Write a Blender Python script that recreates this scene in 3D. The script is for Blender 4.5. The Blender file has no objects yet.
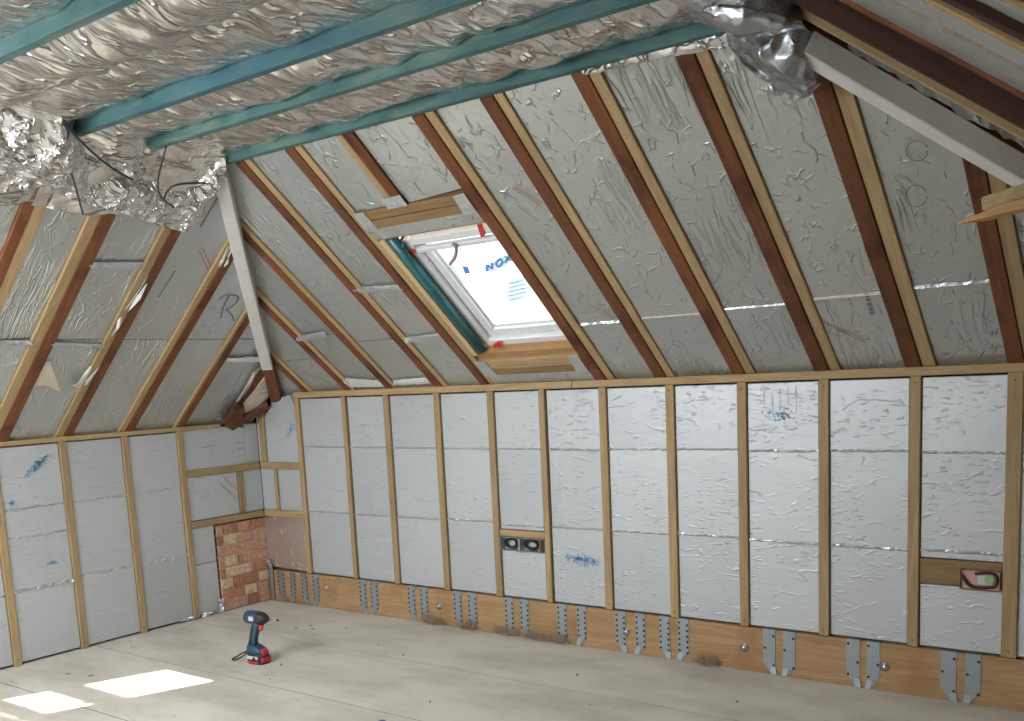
import bpy, bmesh, math, random
from mathutils import Vector, Matrix, noise
random.seed(7)
scene = bpy.context.scene
col = scene.collection

# ------------------------------------------------------------------ camera
F_PX, PP = 987.2, (513.07, 519.42)
YAW, PITCH, ROLL = -0.647490, -0.146059, -0.047961
CAM = Vector((5.71, -4.57, 1.55))
_f = Vector((math.sin(YAW)*math.cos(PITCH), math.cos(YAW)*math.cos(PITCH), math.sin(PITCH)))
_r = Vector((math.cos(YAW), -math.sin(YAW), 0)); _u = _r.cross(_f)
AX = _r*math.cos(ROLL) + _u*math.sin(ROLL)
AY = -_r*math.sin(ROLL) + _u*math.cos(ROLL)
cam_d = bpy.data.cameras.new('camera'); cam = bpy.data.objects.new('camera', cam_d); col.objects.link(cam)
cam_d.sensor_fit = 'HORIZONTAL'; cam_d.sensor_width = 36; cam_d.lens = 36*F_PX/1024
cam_d.shift_x = (512-PP[0])/1024; cam_d.shift_y = (PP[1]-360.5)/1024
cam_d.clip_start = 0.02; cam_d.clip_end = 200
mw = Matrix((AX, AY, -_f)).transposed().to_4x4(); mw.translation = CAM
cam.matrix_world = mw
scene.camera = cam

# ------------------------------------------------------------------ light
W = bpy.data.worlds.new('sky'); scene.world = W; W.use_nodes = True
bg = W.node_tree.nodes['Background']
bg.inputs['Color'].default_value = (0.86, 0.93, 1.0, 1); bg.inputs['Strength'].default_value = 2.0
SUN_DIR = Vector((-0.80, -0.70, -1.0))
sd = bpy.data.lights.new('sun', 'SUN'); sun = bpy.data.objects.new('sun', sd); col.objects.link(sun)
sd.energy = 24; sd.angle = 0.009; sd.color = (1.0, 0.96, 0.88)
sun.rotation_euler = SUN_DIR.to_track_quat('-Z', 'Y').to_euler()
sun.location = (6, 5, 8)
def area(name, loc, direction, sx, sy, power, color):
    d = bpy.data.lights.new(name, 'AREA'); d.shape = 'RECTANGLE'; d.size = sx; d.size_y = sy; d.energy = power; d.color = color
    o = bpy.data.objects.new(name, d); col.objects.link(o); o.location = loc
    o.rotation_euler = Vector(direction).to_track_quat('-Z', 'Y').to_euler(); return o
# daylight entering by the two roof windows in the slope behind the camera
area('daylight_rear_window_left', (1.75, -4.13, 2.06), (0, 0.636, -0.772), 1.7, 1.0, 76, (0.95, 0.98, 1.0))
area('daylight_rear_window_middle', (3.45, -4.13, 2.06), (0, 0.636, -0.772), 0.8, 1.0, 5, (0.95, 0.98, 1.0))
scene.view_settings.view_transform = 'Standard'; scene.view_settings.look = 'None'
scene.view_settings.gamma = 1; scene.view_settings.use_curve_mapping = False
scene.view_settings.exposure = 0.32

# ------------------------------------------------------------------ planes
TH = math.radians(39.5); CS, SN, T = math.cos(TH), math.sin(TH), math.tan(TH)
FLAT = 2.62
class Plane:
    """u along the wall, s up the surface, o outward (away from the room)"""
    def __init__(self, org, u, s):
        self.org, self.u, self.s = Vector(org), Vector(u), Vector(s)
        self.n = None
    def p(self, u, s, o=0): return self.org + self.u*u + self.s*s + self.n*o
    def px(self, x, y, o=0):
        d = _f + AX*((x-PP[0])/F_PX) - AY*((y-PP[1])/F_PX)
        q = self.org + self.n*o
        t = (q-CAM).dot(self.n)/d.dot(self.n)
        h = CAM + d*t - self.org
        return h.dot(self.u), h.dot(self.s)
def mkplane(org, u, s, out):
    P = Plane(org, u, s); n = P.u.cross(P.s)
    if n.dot(Vector(out)) < 0: n = -n
    P.n = n.normalized(); return P
PB = mkplane((0,0,1.5), (1,0,0), (0,-CS,SN), (0,0,1))          # back roof slope
PA = mkplane((0,0,1.31), (0,1,0), (CS,0,SN), (0,0,1))          # left hip slope
XC = 4.62
PC = mkplane((XC+1.12/0.75,0,1.5), (0,1,0), (-0.8,0,0.6), (0,0,1))   # right hip slope
PD = mkplane((0,-4.79,1.5), (1,0,0), (0,CS,SN), (0,0,1))       # slope behind the camera
WB = mkplane((0,0,0), (1,0,0), (0,0,1), (0,1,0))               # back knee wall
WA = mkplane((0,0,0), (0,1,0), (0,0,1), (-1,0,0))              # left knee wall
WC = mkplane((XC+1.12/0.75,0,0), (0,1,0), (0,0,1), (1,0,0))
WD = mkplane((0,-4.79,0), (1,0,0), (0,0,1), (0,-1,0))
FL = mkplane((0,0,0), (1,0,0), (0,1,0), (0,0,-1))
CE = mkplane((0,0,FLAT), (1,0,0), (0,1,0), (0,0,1))

# ------------------------------------------------------------------ materials
def nt(name):
    m = bpy.data.materials.new(name); m.use_nodes = True
    t = m.node_tree; return m, t, t.nodes['Principled BSDF']
def N(t, typ, **kw):
    n = t.nodes.new(typ)
    for k, v in kw.items():
        if k in n.inputs: n.inputs[k].default_value = v
        else: setattr(n, k, v)
    return n
def L(t, a, b): t.links.new(a, b)
def ramp(t, fac, stops):
    r = t.nodes.new('ShaderNodeValToRGB'); e = r.color_ramp.elements
    while len(e) < len(stops): e.new(0.5)
    for i, (p, c) in enumerate(stops):
        e[i].position = p; e[i].color = (*c, 1) if len(c) == 3 else c
    L(t, fac, r.inputs['Fac']); return r
def pos(t): return t.nodes.new('ShaderNodeNewGeometry').outputs['Position']
def vm(t, op, a, b=None, scale=None):
    n = t.nodes.new('ShaderNodeVectorMath'); n.operation = op
    for i, v in enumerate((a, b)):
        if v is None: continue
        if hasattr(v, 'links') or hasattr(v, 'is_linked'): L(t, v, n.inputs[i])
        else: n.inputs[i].default_value = v
    if scale is not None:
        if hasattr(scale, 'is_linked'): L(t, scale, n.inputs['Scale'])
        else: n.inputs['Scale'].default_value = scale
    return n
def mix(t, fac, a, b, typ='MIX'):
    n = t.nodes.new('ShaderNodeMix'); n.data_type = 'RGBA'; n.blend_type = typ
    for i, v in ((0, fac), (6, a), (7, b)):
        if hasattr(v, 'is_linked'): L(t, v, n.inputs[i])
        else: n.inputs[i].default_value = v if i == 0 else ((*v, 1) if len(v) == 3 else v)
    return n.outputs[2]
def math_(t, op, a, b=0.0):
    n = t.nodes.new('ShaderNodeMath'); n.operation = op
    for i, v in enumerate((a, b)):
        if hasattr(v, 'is_linked'): L(t, v, n.inputs[i])
        else: n.inputs[i].default_value = v
    return n.outputs[0]
def objrand(t): return t.nodes.new('ShaderNodeObjectInfo').outputs['Random']
def bump(t, bs, h, strength, dist):
    b = N(t, 'ShaderNodeBump'); b.inputs['Strength'].default_value = strength; b.inputs['Distance'].default_value = dist
    L(t, h, b.inputs['Height']); L(t, b.outputs['Normal'], bs.inputs['Normal']); return b

def wood(name, axis, c_dark, c_light, rough=0.7, knots=True, stain=None):
    m, t, bs = nt(name)
    ax = Vector(axis).normalized()
    P = pos(t); rnd = objrand(t)
    d = vm(t, 'DOT_PRODUCT', P, tuple(ax)).outputs['Value']
    along = vm(t, 'SCALE', tuple(ax), scale=math_(t, 'MULTIPLY', d, 0.93))
    v = vm(t, 'SUBTRACT', P, along.outputs[0]).outputs[0]
    offs = N(t, 'ShaderNodeCombineXYZ'); L(t, math_(t, 'MULTIPLY', rnd, 37.0), offs.inputs[0]); L(t, math_(t, 'MULTIPLY', rnd, 11.0), offs.inputs[2])
    v = vm(t, 'ADD', v, offs.outputs[0]).outputs[0]
    n1 = N(t, 'ShaderNodeTexNoise', Scale=26.0, Detail=3.0, Distortion=1.6); L(t, v, n1.inputs['Vector'])
    n2 = N(t, 'ShaderNodeTexNoise', Scale=150.0, Detail=2.0); L(t, v, n2.inputs['Vector'])
    r = ramp(t, n1.outputs['Fac'], [(0.28, c_dark), (0.72, c_light)])
    c = mix(t, 0.3, r.outputs[0], ramp(t, n2.outputs['Fac'], [(0.3, c_dark), (0.7, c_light)]).outputs[0])
    c = mix(t, 1.0, c, ramp(t, rnd, [(0, (0.82, 0.82, 0.80)), (1, (1.08, 1.05, 1.0))]).outputs[0], 'MULTIPLY')
    if knots:
        vo = N(t, 'ShaderNodeTexVoronoi', Scale=5.0); L(t, v, vo.inputs['Vector'])
        k = ramp(t, vo.outputs['Distance'], [(0.0, (1, 1, 1)), (0.13, (0, 0, 0))])
        c = mix(t, math_(t, 'MULTIPLY', k.outputs[0], 0.75), c, tuple(x*0.35 for x in c_dark))
    if stain:
        n3 = N(t, 'ShaderNodeTexNoise', Scale=5.0, Detail=4.0); L(t, P, n3.inputs['Vector'])
        k = ramp(t, n3.outputs['Fac'], [(0.5, (0, 0, 0)), (0.68, (1, 1, 1))])
        c = mix(t, math_(t, 'MULTIPLY', k.outputs[0], 0.7), c, stain)
    L(t, c, bs.inputs['Base Color']); bs.inputs['Roughness'].default_value = rough
    bs.inputs['Specular IOR Level'].default_value = 0.3
    bump(t, bs, n1.outputs['Fac'], 0.25, 0.004)
    return m
AXB, AXA, AXC = PB.s, PA.s, PC.s
PALE = ((0.32, 0.215, 0.11), (0.52, 0.385, 0.22))
BROWN = ((0.12, 0.044, 0.02), (0.25, 0.10, 0.044))
M = {}
for k, a in (('x', (1,0,0)), ('y', (0,1,0)), ('z', (0,0,1)), ('b', AXB), ('a', AXA), ('c', AXC)):
    M['pale_'+k] = wood('pale_timber_'+k, a, *PALE)
    if k in 'yxbac': M['brown_'+k] = wood('old_rafter_'+k, a, *BROWN, rough=0.75, knots=False, stain=(0.045, 0.016, 0.008))
M['trim_x'] = wood('trimmer_timber', (1,0,0), (0.20, 0.125, 0.06), (0.33, 0.215, 0.115))
M['ledger'] = wood('ledger_timber', (1,0,0), (0.38, 0.22, 0.105), (0.58, 0.39, 0.215), stain=(0.33, 0.18, 0.08))
M['sill'] = wood('sill_timber', (1,0,0), (0.42, 0.235, 0.11), (0.58, 0.36, 0.19))
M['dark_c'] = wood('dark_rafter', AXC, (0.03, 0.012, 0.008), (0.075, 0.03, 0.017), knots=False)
M['liner_b'] = wood('liner_timber', AXB, (0.50, 0.37, 0.21), (0.66, 0.52, 0.33))
HIPA = Vector((1, -1, T)).normalized(); HIPC = Vector((-1/0.75*T, -1, T)).normalized()
M['brown_hip'] = wood('old_hip_rafter', HIPA, *BROWN, knots=False)
def teal():
    m, t, bs = nt('teal_treated_timber')
    P = pos(t); sc = vm(t, 'MULTIPLY', P, (0.25, 1, 1)).outputs[0]
    n = N(t, 'ShaderNodeTexNoise', Scale=14.0, Detail=4.0, Distortion=0.5); L(t, sc, n.inputs['Vector'])
    n2 = N(t, 'ShaderNodeTexNoise', Scale=2.2, Detail=2.0); L(t, sc, n2.inputs['Vector'])
    a = ramp(t, n.outputs['Fac'], [(0.3, (0.035, 0.105, 0.11)), (0.52, (0.075, 0.175, 0.17)), (0.75, (0.17, 0.235, 0.18))])
    c = mix(t, ramp(t, n2.outputs['Fac'], [(0.5, (0, 0, 0)), (0.7, (1, 1, 1))]).outputs[0], a.outputs[0], (0.035, 0.125, 0.175))
    L(t, c, bs.inputs['Base Color']); bs.inputs['Roughness'].default_value = 0.65
    bump(t, bs, n.outputs['Fac'], 0.2, 0.003); return m
M['teal'] = teal()
def foil(name, base, metal, rough, scale, crease, facet, dimple=0.0, stretch=(1,1,1), dist=0.01, wave=0.5, soft=0.5, strength=0.6, long=0.0, cover=0.54):
    """crumpled foil: short sharp creases, facets, soft folds, slow waves, small dimples (all as relief)"""
    m, t, bs = nt(name)
    rnd = objrand(t); offs = N(t, 'ShaderNodeCombineXYZ')
    L(t, math_(t, 'MULTIPLY', rnd, 23.0), offs.inputs[0]); L(t, math_(t, 'MULTIPLY', rnd, 7.0), offs.inputs[1])
    P0 = vm(t, 'ADD', pos(t), offs.outputs[0]).outputs[0]
    P = vm(t, 'MULTIPLY', P0, stretch).outputs[0]
    wn = N(t, 'ShaderNodeTexNoise', Scale=scale*1.4, Detail=3.0); L(t, P, wn.inputs['Vector'])
    Pd = vm(t, 'ADD', P, vm(t, 'SCALE', wn.outputs['Color'], scale=0.6/scale).outputs[0]).outputs[0]
    h = None
    def add(a, b): return b if a is None else math_(t, 'ADD', a, b)
    for k, (sc, gs, off, w) in enumerate(((scale, 1.9, 0.0, 1.0), (scale*0.62, 2.6, 5.3, 1.0))):
        v = N(t, 'ShaderNodeTexVoronoi', feature='DISTANCE_TO_EDGE', Scale=sc)
        q = vm(t, 'ADD', Pd, (off, off*0.7, -off)).outputs[0]; L(t, q, v.inputs['Vector'])
        cr = ramp(t, v.outputs['Distance'], [(0.0, (1, 1, 1)), (0.04, (0, 0, 0))])
        g = N(t, 'ShaderNodeTexNoise', Scale=sc*gs, Detail=1.0); L(t, q, g.inputs['Vector'])
        gate = ramp(t, g.outputs['Fac'], [(cover, (0, 0, 0)), (cover+0.12, (1, 1, 1))])
        h = add(h, math_(t, 'MULTIPLY', math_(t, 'MULTIPLY', cr.outputs[0], gate.outputs[0]), crease*w))
    if facet:
        f = N(t, 'ShaderNodeTexVoronoi', feature='F1', Scale=scale*1.6); L(t, Pd, f.inputs['Vector'])
        h = add(h, math_(t, 'MULTIPLY', f.outputs['Distance'], facet))
    if soft:
        n = N(t, 'ShaderNodeTexNoise', Scale=scale*1.1, Detail=3.0, Distortion=0.8); L(t, P, n.inputs['Vector'])
        h = add(h, math_(t, 'MULTIPLY', n.outputs['Fac'], soft))
    if long:
        n = N(t, 'ShaderNodeTexNoise', Scale=scale*0.9, Detail=2.0, Distortion=1.0)
        L(t, vm(t, 'MULTIPLY', P, tuple(1.8 if x == max(stretch) else 0.35 for x in stretch)).outputs[0], n.inputs['Vector'])
        lr = ramp(t, math_(t, 'ABSOLUTE', math_(t, 'SUBTRACT', n.outputs['Fac'], 0.5)), [(0.0, (1, 1, 1)), (0.07, (0, 0, 0))])
        g = N(t, 'ShaderNodeTexNoise', Scale=1.7, Detail=1.0); L(t, P0, g.inputs['Vector'])
        gate = ramp(t, g.outputs['Fac'], [(0.52, (0, 0, 0)), (0.62, (1, 1, 1))])
        h = add(h, math_(t, 'MULTIPLY', math_(t, 'MULTIPLY', lr.outputs[0], gate.outputs[0]), long))
    sl = N(t, 'ShaderNodeTexNoise', Scale=2.2, Detail=1.0); L(t, P0, sl.inputs['Vector'])
    h = add(h, math_(t, 'MULTIPLY', sl.outputs['Fac'], wave*3))
    if dimple:
        d = N(t, 'ShaderNodeTexNoise', Scale=42.0, Detail=1.0); L(t, vm(t, 'MULTIPLY', P0, (0.5, 0.5, 1.6)).outputs[0], d.inputs['Vector'])
        g = N(t, 'ShaderNodeTexNoise', Scale=4.0, Detail=1.0); L(t, P0, g.inputs['Vector'])
        gate = ramp(t, g.outputs['Fac'], [(0.45, (0, 0, 0)), (0.6, (1, 1, 1))])
        dr_ = ramp(t, d.outputs['Fac'], [(0.60, (0, 0, 0)), (0.72, (1, 1, 1))])
        h = add(h, math_(t, 'MULTIPLY', math_(t, 'MULTIPLY', dr_.outputs[0], gate.outputs[0]), dimple))
    c = mix(t, 1.0, (*base, 1), ramp(t, rnd, [(0, (0.93, 0.93, 0.93)), (1, (1.04, 1.04, 1.04))]).outputs[0], 'MULTIPLY')
    L(t, c, bs.inputs['Base Color'])
    bs.inputs['Metallic'].default_value = metal; bs.inputs['Roughness'].default_value = rough
    bump(t, bs, h, strength, dist); return m
M['foil_wall'] = foil('insulation_foil_wall', (0.575, 0.595, 0.62), 0.38, 0.47, 8, 0.5, 0.0, dimple=0.7, wave=0.5, dist=0.008, soft=0.35, stretch=(0.55, 0.55, 1.5), cover=0.57)
M['foil_roof'] = foil('insulation_foil_roof', (0.585, 0.615, 0.605), 0.75, 0.34, 9, 0.85, 0.0, wave=0.8, dist=0.010, soft=0.8, stretch=(1.3, 0.9, 0.9), long=0.9, cover=0.53)
M['foil_roof_left'] = foil('insulation_foil_roof_left', (0.585, 0.615, 0.605), 0.75, 0.34, 9, 0.85, 0.0, wave=0.8, dist=0.010, soft=0.8, stretch=(0.9, 1.3, 0.9), long=0.9, cover=0.53)
M['foil_quilt'] = foil('foil_quilt', (0.82, 0.79, 0.75), 0.97, 0.25, 5, 0.7, 0.6, stretch=(1.6, 0.6, 1.0), dist=0.026, wave=0.3, soft=1.0, strength=0.8, cover=0.45)
M['foil_flap'] = foil('foil_flap', (0.80, 0.79, 0.785), 0.97, 0.2, 11, 0.8, 0.8, dist=0.016, wave=0.2, soft=0.6, strength=0.75, cover=0.42)
M['foil_dark'] = foil('foil_grey_sheet', (0.42, 0.44, 0.46), 0.92, 0.27, 6, 0.5, 0.0, dist=0.010, wave=0.2, soft=0.5)
M['foil_tape'] = foil('foil_tape', (0.64, 0.67, 0.69), 0.75, 0.34, 22, 1.0, 0.6, dist=0.006, wave=0.0)
M['foil_bright'] = foil('foil_edge_bright', (0.82, 0.82, 0.80), 0.35, 0.35, 18, 1.0, 0.6, dist=0.006, wave=0.0)
M['foil_shiny'] = foil('foil_shiny_board', (0.78, 0.75, 0.73), 0.9, 0.38, 9, 0.7, 0.0, dist=0.010, soft=0.6)
def plain(name, c, rough=0.6, metal=0.0, noise_amt=0.0, scale=20):
    m, t, bs = nt(name)
    bs.inputs['Roughness'].default_value = rough; bs.inputs['Metallic'].default_value = metal
    n = N(t, 'ShaderNodeTexNoise', Scale=float(scale), Detail=3.0); L(t, pos(t), n.inputs['Vector'])
    k = max(noise_amt, 0.04)
    r = ramp(t, n.outputs['Fac'], [(0.3, tuple(x*(1-k) for x in c)), (0.7, tuple(min(1, x*(1+k)) for x in c))])
    L(t, r.outputs[0], bs.inputs['Base Color']); return m
M['white_paint'] = plain('white_paint', (0.66, 0.64, 0.62), 0.55, 0, 0.06, 8)
M['frame_white'] = plain('window_frame_white', (0.80, 0.81, 0.82), 0.35)
M['galv'] = plain('galvanised_steel', (0.40, 0.44, 0.47), 0.42, 0.7, 0.06, 60)
M['black'] = plain('black_plastic', (0.018, 0.018, 0.02), 0.5)
M['cable'] = plain('grey_cable', (0.05, 0.05, 0.055), 0.5)
M['dark'] = plain('dark_void', (0.035, 0.025, 0.02), 0.9)
M['backing'] = plain('roof_backing', (0.06, 0.045, 0.035), 0.9, 0, 0.2)
M['bolt'] = plain('zinc_bolt', (0.55, 0.58, 0.62), 0.3, 0.9)
M['blue_ink'] = plain('blue_ink', (0.13, 0.37, 0.66), 0.6, 0, 0.2, 90)
M['red_ink'] = plain('red_ink', (0.42, 0.16, 0.16), 0.6)
M['pen'] = plain('pen_ink', (0.09, 0.09, 0.10), 0.6)
M['faint_print'] = plain('faint_print', (0.36, 0.37, 0.385), 0.5)
M['print'] = plain('grey_print', (0.20, 0.20, 0.20), 0.6)
M['paper'] = plain('torn_paper', (0.62, 0.55, 0.44), 0.8, 0, 0.08)
M['foam'] = plain('expanding_foam', (0.70, 0.62, 0.50), 0.8, 0, 0.15, 50)
M['foam_dim'] = plain('foam_shaded', (0.34, 0.29, 0.235), 0.9, 0, 0.2, 60)  # foam colour darkened to put shade into the right slope's joint
M['red_tape'] = plain('red_tape', (0.65, 0.05, 0.04), 0.45)
M['blue_tool'] = plain('blue_tool_plastic', (0.014, 0.062, 0.115), 0.42, 0, 0.08)
M['red_tool'] = plain('red_tool_plastic', (0.62, 0.035, 0.03), 0.4)
M['steel'] = plain('steel', (0.6, 0.6, 0.6), 0.3, 1.0)
M['label_grey'] = plain('label_grey', (0.55, 0.56, 0.56), 0.5)
M['wool'] = plain('mineral_wool', (0.40, 0.29, 0.205), 0.95, 0, 0.25, 80)
M['pink'] = plain('pink_plaster', (0.62, 0.32, 0.29), 0.7, 0, 0.1, 60)
M['green'] = plain('green_plastic', (0.28, 0.50, 0.18), 0.5)
M['mortar'] = plain('mortar', (0.52, 0.43, 0.35), 0.95, 0, 0.2, 70)
M['teal_pole'] = plain('teal_pole', (0.02, 0.12, 0.13), 0.28, 0, 0.15, 15)
M['sticker_blue'] = plain('sticker_blue', (0.22, 0.50, 0.80), 0.5)
M['sticker_pale'] = plain('sticker_pale', (0.78, 0.84, 0.88), 0.5)
M['sticker_grey'] = plain('sticker_grey', (0.62, 0.62, 0.60), 0.5, 0, 0.2, 60)
M['strap_mauve'] = plain('mauve_strap', (0.36, 0.27, 0.31), 0.6)
M['yellow'] = plain('yellow_tag', (0.85, 0.62, 0.25), 0.6)
BRICKS = []
for i, c in enumerate(((0.48, 0.215, 0.125), (0.42, 0.18, 0.115), (0.54, 0.29, 0.185), (0.62, 0.46, 0.31), (0.50, 0.29, 0.225), (0.36, 0.16, 0.105))):
    BRICKS.append(plain('brick_%d' % i, c, 0.9, 0, 0.28, 45))
def floor_mat():
    m, t, bs = nt('chipboard')
    P = pos(t)
    a = N(t, 'ShaderNodeTexNoise', Scale=260.0, Detail=2.0); L(t, P, a.inputs['Vector'])
    b = N(t, 'ShaderNodeTexNoise', Scale=2.2, Detail=5.0, Roughness=0.65); L(t, vm(t, 'MULTIPLY', P, (0.6, 1.3, 1)).outputs[0], b.inputs['Vector'])
    c0 = ramp(t, a.outputs['Fac'], [(0.3, (0.53, 0.50, 0.44)), (0.6, (0.68, 0.64, 0.565))])
    c = mix(t, 1.0, c0.outputs[0], ramp(t, b.outputs['Fac'], [(0.34, (0.78, 0.77, 0.74)), (0.58, (1.03, 1.03, 1.03))]).outputs[0], 'MULTIPLY')
    s = N(t, 'ShaderNodeTexNoise', Scale=9.0, Detail=4.0, Distortion=1.0); L(t, vm(t, 'MULTIPLY', P, (0.5, 1.6, 1)).outputs[0], s.inputs['Vector'])
    k = ramp(t, s.outputs['Fac'], [(0.66, (0, 0, 0)), (0.76, (1, 1, 1))])
    c = mix(t, math_(t, 'MULTIPLY', k.outputs[0], 0.5), c, (0.27, 0.235, 0.19))
    L(t, c, bs.inputs['Base Color']); bs.inputs['Roughness'].default_value = 0.75
    bs.inputs['Specular IOR Level'].default_value = 0.25
    bump(t, bs, a.outputs['Fac'], 0.15, 0.001); return m
M['floor'] = floor_mat()
def glass_mat():
    m = bpy.data.materials.new('window_glass'); m.use_nodes = True; t = m.node_tree; t.nodes.clear()
    o = N(t, 'ShaderNodeOutputMaterial'); tr = N(t, 'ShaderNodeBsdfTransparent'); gl = N(t, 'ShaderNodeBsdfGlossy', Roughness=0.05)
    tr.inputs['Color'].default_value = (0.95, 0.97, 0.98, 1)
    mx = N(t, 'ShaderNodeMixShader'); mx.inputs[0].default_value = 0.06
    L(t, tr.outputs[0], mx.inputs[1]); L(t, gl.outputs[0], mx.inputs[2]); L(t, mx.outputs[0], o.inputs['Surface']); return m
M['glass'] = glass_mat()
def film(name, c, a):
    m = bpy.data.materials.new(name); m.use_nodes = True; t = m.node_tree; b = t.nodes['Principled BSDF']
    b.inputs['Base Color'].default_value = (*c, 1); b.inputs['Roughness'].default_value = 0.5; b.inputs['Alpha'].default_value = a; return m
M['sticker_blue'] = film('sticker_blue_film', (0.10, 0.33, 0.70), 0.9)
M['sticker_pale'] = film('sticker_pale_film', (0.50, 0.62, 0.74), 0.48)
M['sticker_grey'] = film('sticker_grey_film', (0.40, 0.40, 0.39), 0.7)

# ------------------------------------------------------------------ builders
def link(name, me, mat, parent=None, smooth=False):
    if len(me.vertices):
        lo = Vector([min(v.co[i] for v in me.vertices) for i in range(3)]); hi = Vector([max(v.co[i] for v in me.vertices) for i in range(3)])
        c = (lo+hi)/2; c.z = lo.z
        me.transform(Matrix.Translation(-c))
    else: c = Vector()
    o = bpy.data.objects.new(name, me); col.objects.link(o)
    if mat is not None: me.materials.append(M[mat] if isinstance(mat, str) else mat)
    if smooth:
        for p in me.polygons: p.use_smooth = True
    if parent is not None:
        o.parent = parent
        pl = Vector(parent.location); q = parent.parent
        while q is not None: pl += q.location; q = q.parent
        o.location = c - pl
    else: o.location = c
    return o
def mesh(name, V, F):
    me = bpy.data.meshes.new(name); me.from_pydata([tuple(v) for v in V], [], F); me.update()
    bm = bmesh.new(); bm.from_mesh(me); bmesh.ops.recalc_face_normals(bm, faces=bm.faces); bm.to_mesh(me); bm.free(); return me
def bevel(me, w):
    bm = bmesh.new(); bm.from_mesh(me)
    bmesh.ops.bevel(bm, geom=list(bm.edges), offset=w, segments=1, affect='EDGES'); bm.to_mesh(me); bm.free(); return me
BOXF = [(0,1,3,2),(4,6,7,5),(0,4,5,1),(2,3,7,6),(0,2,6,4),(1,5,7,3)]
def box(name, P, u0, u1, s0, s1, o0, o1, mat, parent, bv=0.003):
    V = [P.p(u, s, o) for u in (u0, u1) for s in (s0, s1) for o in (o0, o1)]
    me = mesh(name, V, BOXF)
    if bv: bevel(me, bv)
    return link(name, me, mat, parent)
def prism_pts(name, lo, hi, mat, parent, bv=0):
    n = len(lo); V = list(lo)+list(hi)
    Fc = [tuple(range(n)), tuple(range(2*n-1, n-1, -1))] + [(i, (i+1) % n, n+(i+1) % n, n+i) for i in range(n)]
    me = mesh(name, V, Fc)
    if bv: bevel(me, bv)
    return link(name, me, mat, parent)
def poly(name, P, us, o0, o1, mat, parent, bv=0):
    return prism_pts(name, [P.p(u, s, o0) for u, s in us], [P.p(u, s, o1) for u, s in us], mat, parent, bv)
def poly_px(name, P, pts, o0, o1, mat, parent):
    """outline read from pixels onto the plane it lies on, then given thickness"""
    return poly(name, P, [P.px(x, y, o0) for x, y in pts], o0, o1, mat, parent)
def empty(name, loc=(0,0,0)):
    o = bpy.data.objects.new(name, None); col.objects.link(o); o.location = loc; o.empty_display_size = 0.1; return o
def tag(o, label, cat, group=None, kind=None):
    o['label'] = label; o['category'] = cat
    if group: o['group'] = group
    if kind: o['kind'] = kind
    return o
def tube(name, pts, r, mat, parent=None, n=8, smooth_path=True, taper=None):
    pts = [Vector(p) for p in pts]
    if smooth_path and len(pts) > 2:
        q = []
        for i in range(len(pts)-1):
            p0, p1, p2, p3 = pts[max(i-1, 0)], pts[i], pts[i+1], pts[min(i+2, len(pts)-1)]
            for k in range(6):
                t = k/6
                q.append(0.5*((2*p1)+(-p0+p2)*t+(2*p0-5*p1+4*p2-p3)*t*t+(-p0+3*p1-3*p2+p3)*t**3))
        q.append(pts[-1]); pts = q
    V, Fc = [], []
    for i, p in enumerate(pts):
        d = (pts[min(i+1, len(pts)-1)]-pts[max(i-1, 0)]).normalized()
        a = d.cross(Vector((0.31, 0.22, 0.92))).normalized(); b = d.cross(a)
        rr = r if not taper else r*taper[0]+(r*taper[1]-r*taper[0])*i/(len(pts)-1)
        for k in range(n):
            th = 2*math.pi*k/n; V.append(p+a*rr*math.cos(th)+b*rr*math.sin(th))
    for i in range(len(pts)-1):
        for k in range(n): Fc.append((i*n+k, i*n+(k+1) % n, (i+1)*n+(k+1) % n, (i+1)*n+k))
    Fc.append(tuple(range(n))); Fc.append(tuple(range(len(pts)*n-1, (len(pts)-1)*n-1, -1)))
    return link(name, mesh(name, V, Fc), mat, parent, True)
def ribbon(V, Fc, P, pts, w, o):
    """append a flat ink stroke lying on plane P"""
    for (a, b) in zip(pts[:-1], pts[1:]):
        a, b = Vector(a), Vector(b); d = b-a
        if d.length < 1e-6: continue
        d.normalize(); n = Vector((-d.y, d.x))*w/2
        k = len(V)
        for q in (a-n, b-n, b+n, a+n): V.append(P.p(q.x, q.y, o))
        Fc.append((k, k+1, k+2, k+3))
def strokes(name, P, lines, w, o, mat, parent):
    V, Fc = [], []
    for l in lines: ribbon(V, Fc, P, l, w, o)
    return link(name, mesh(name, V, Fc), mat, parent)
def strokes_px(name, P, lines, w, o, mat, parent):
    return strokes(name, P, [[P.px(x, y, o) for x, y in l] for l in lines], w, o, mat, parent)
def smudge(P, cx, cy, wx, wy, ang, n, o, parent, mat='blue_ink', rnd=None):
    """a worn patch of blue print made of many short strokes, centre and size in plane metres"""
    R_ = rnd or random; ls = []
    for i in range(n):
        a, b = max(-1, min(1, R_.gauss(0, 0.45))), max(-1, min(1, R_.gauss(0, 0.4)))
        x, y = a*wx/2, b*wy/2*(0.4+0.6*(a+1)/2)
        X = cx+x*math.cos(ang)-y*math.sin(ang); Y = cy+x*math.sin(ang)+y*math.cos(ang)
        l = R_.uniform(0.006, 0.016); t = R_.uniform(0, 6.28)
        ls.append([(X, Y), (X+l*math.cos(t), Y+l*math.sin(t))])
    return strokes('blue_print', P, ls, 0.0042, o, mat, parent)

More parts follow.
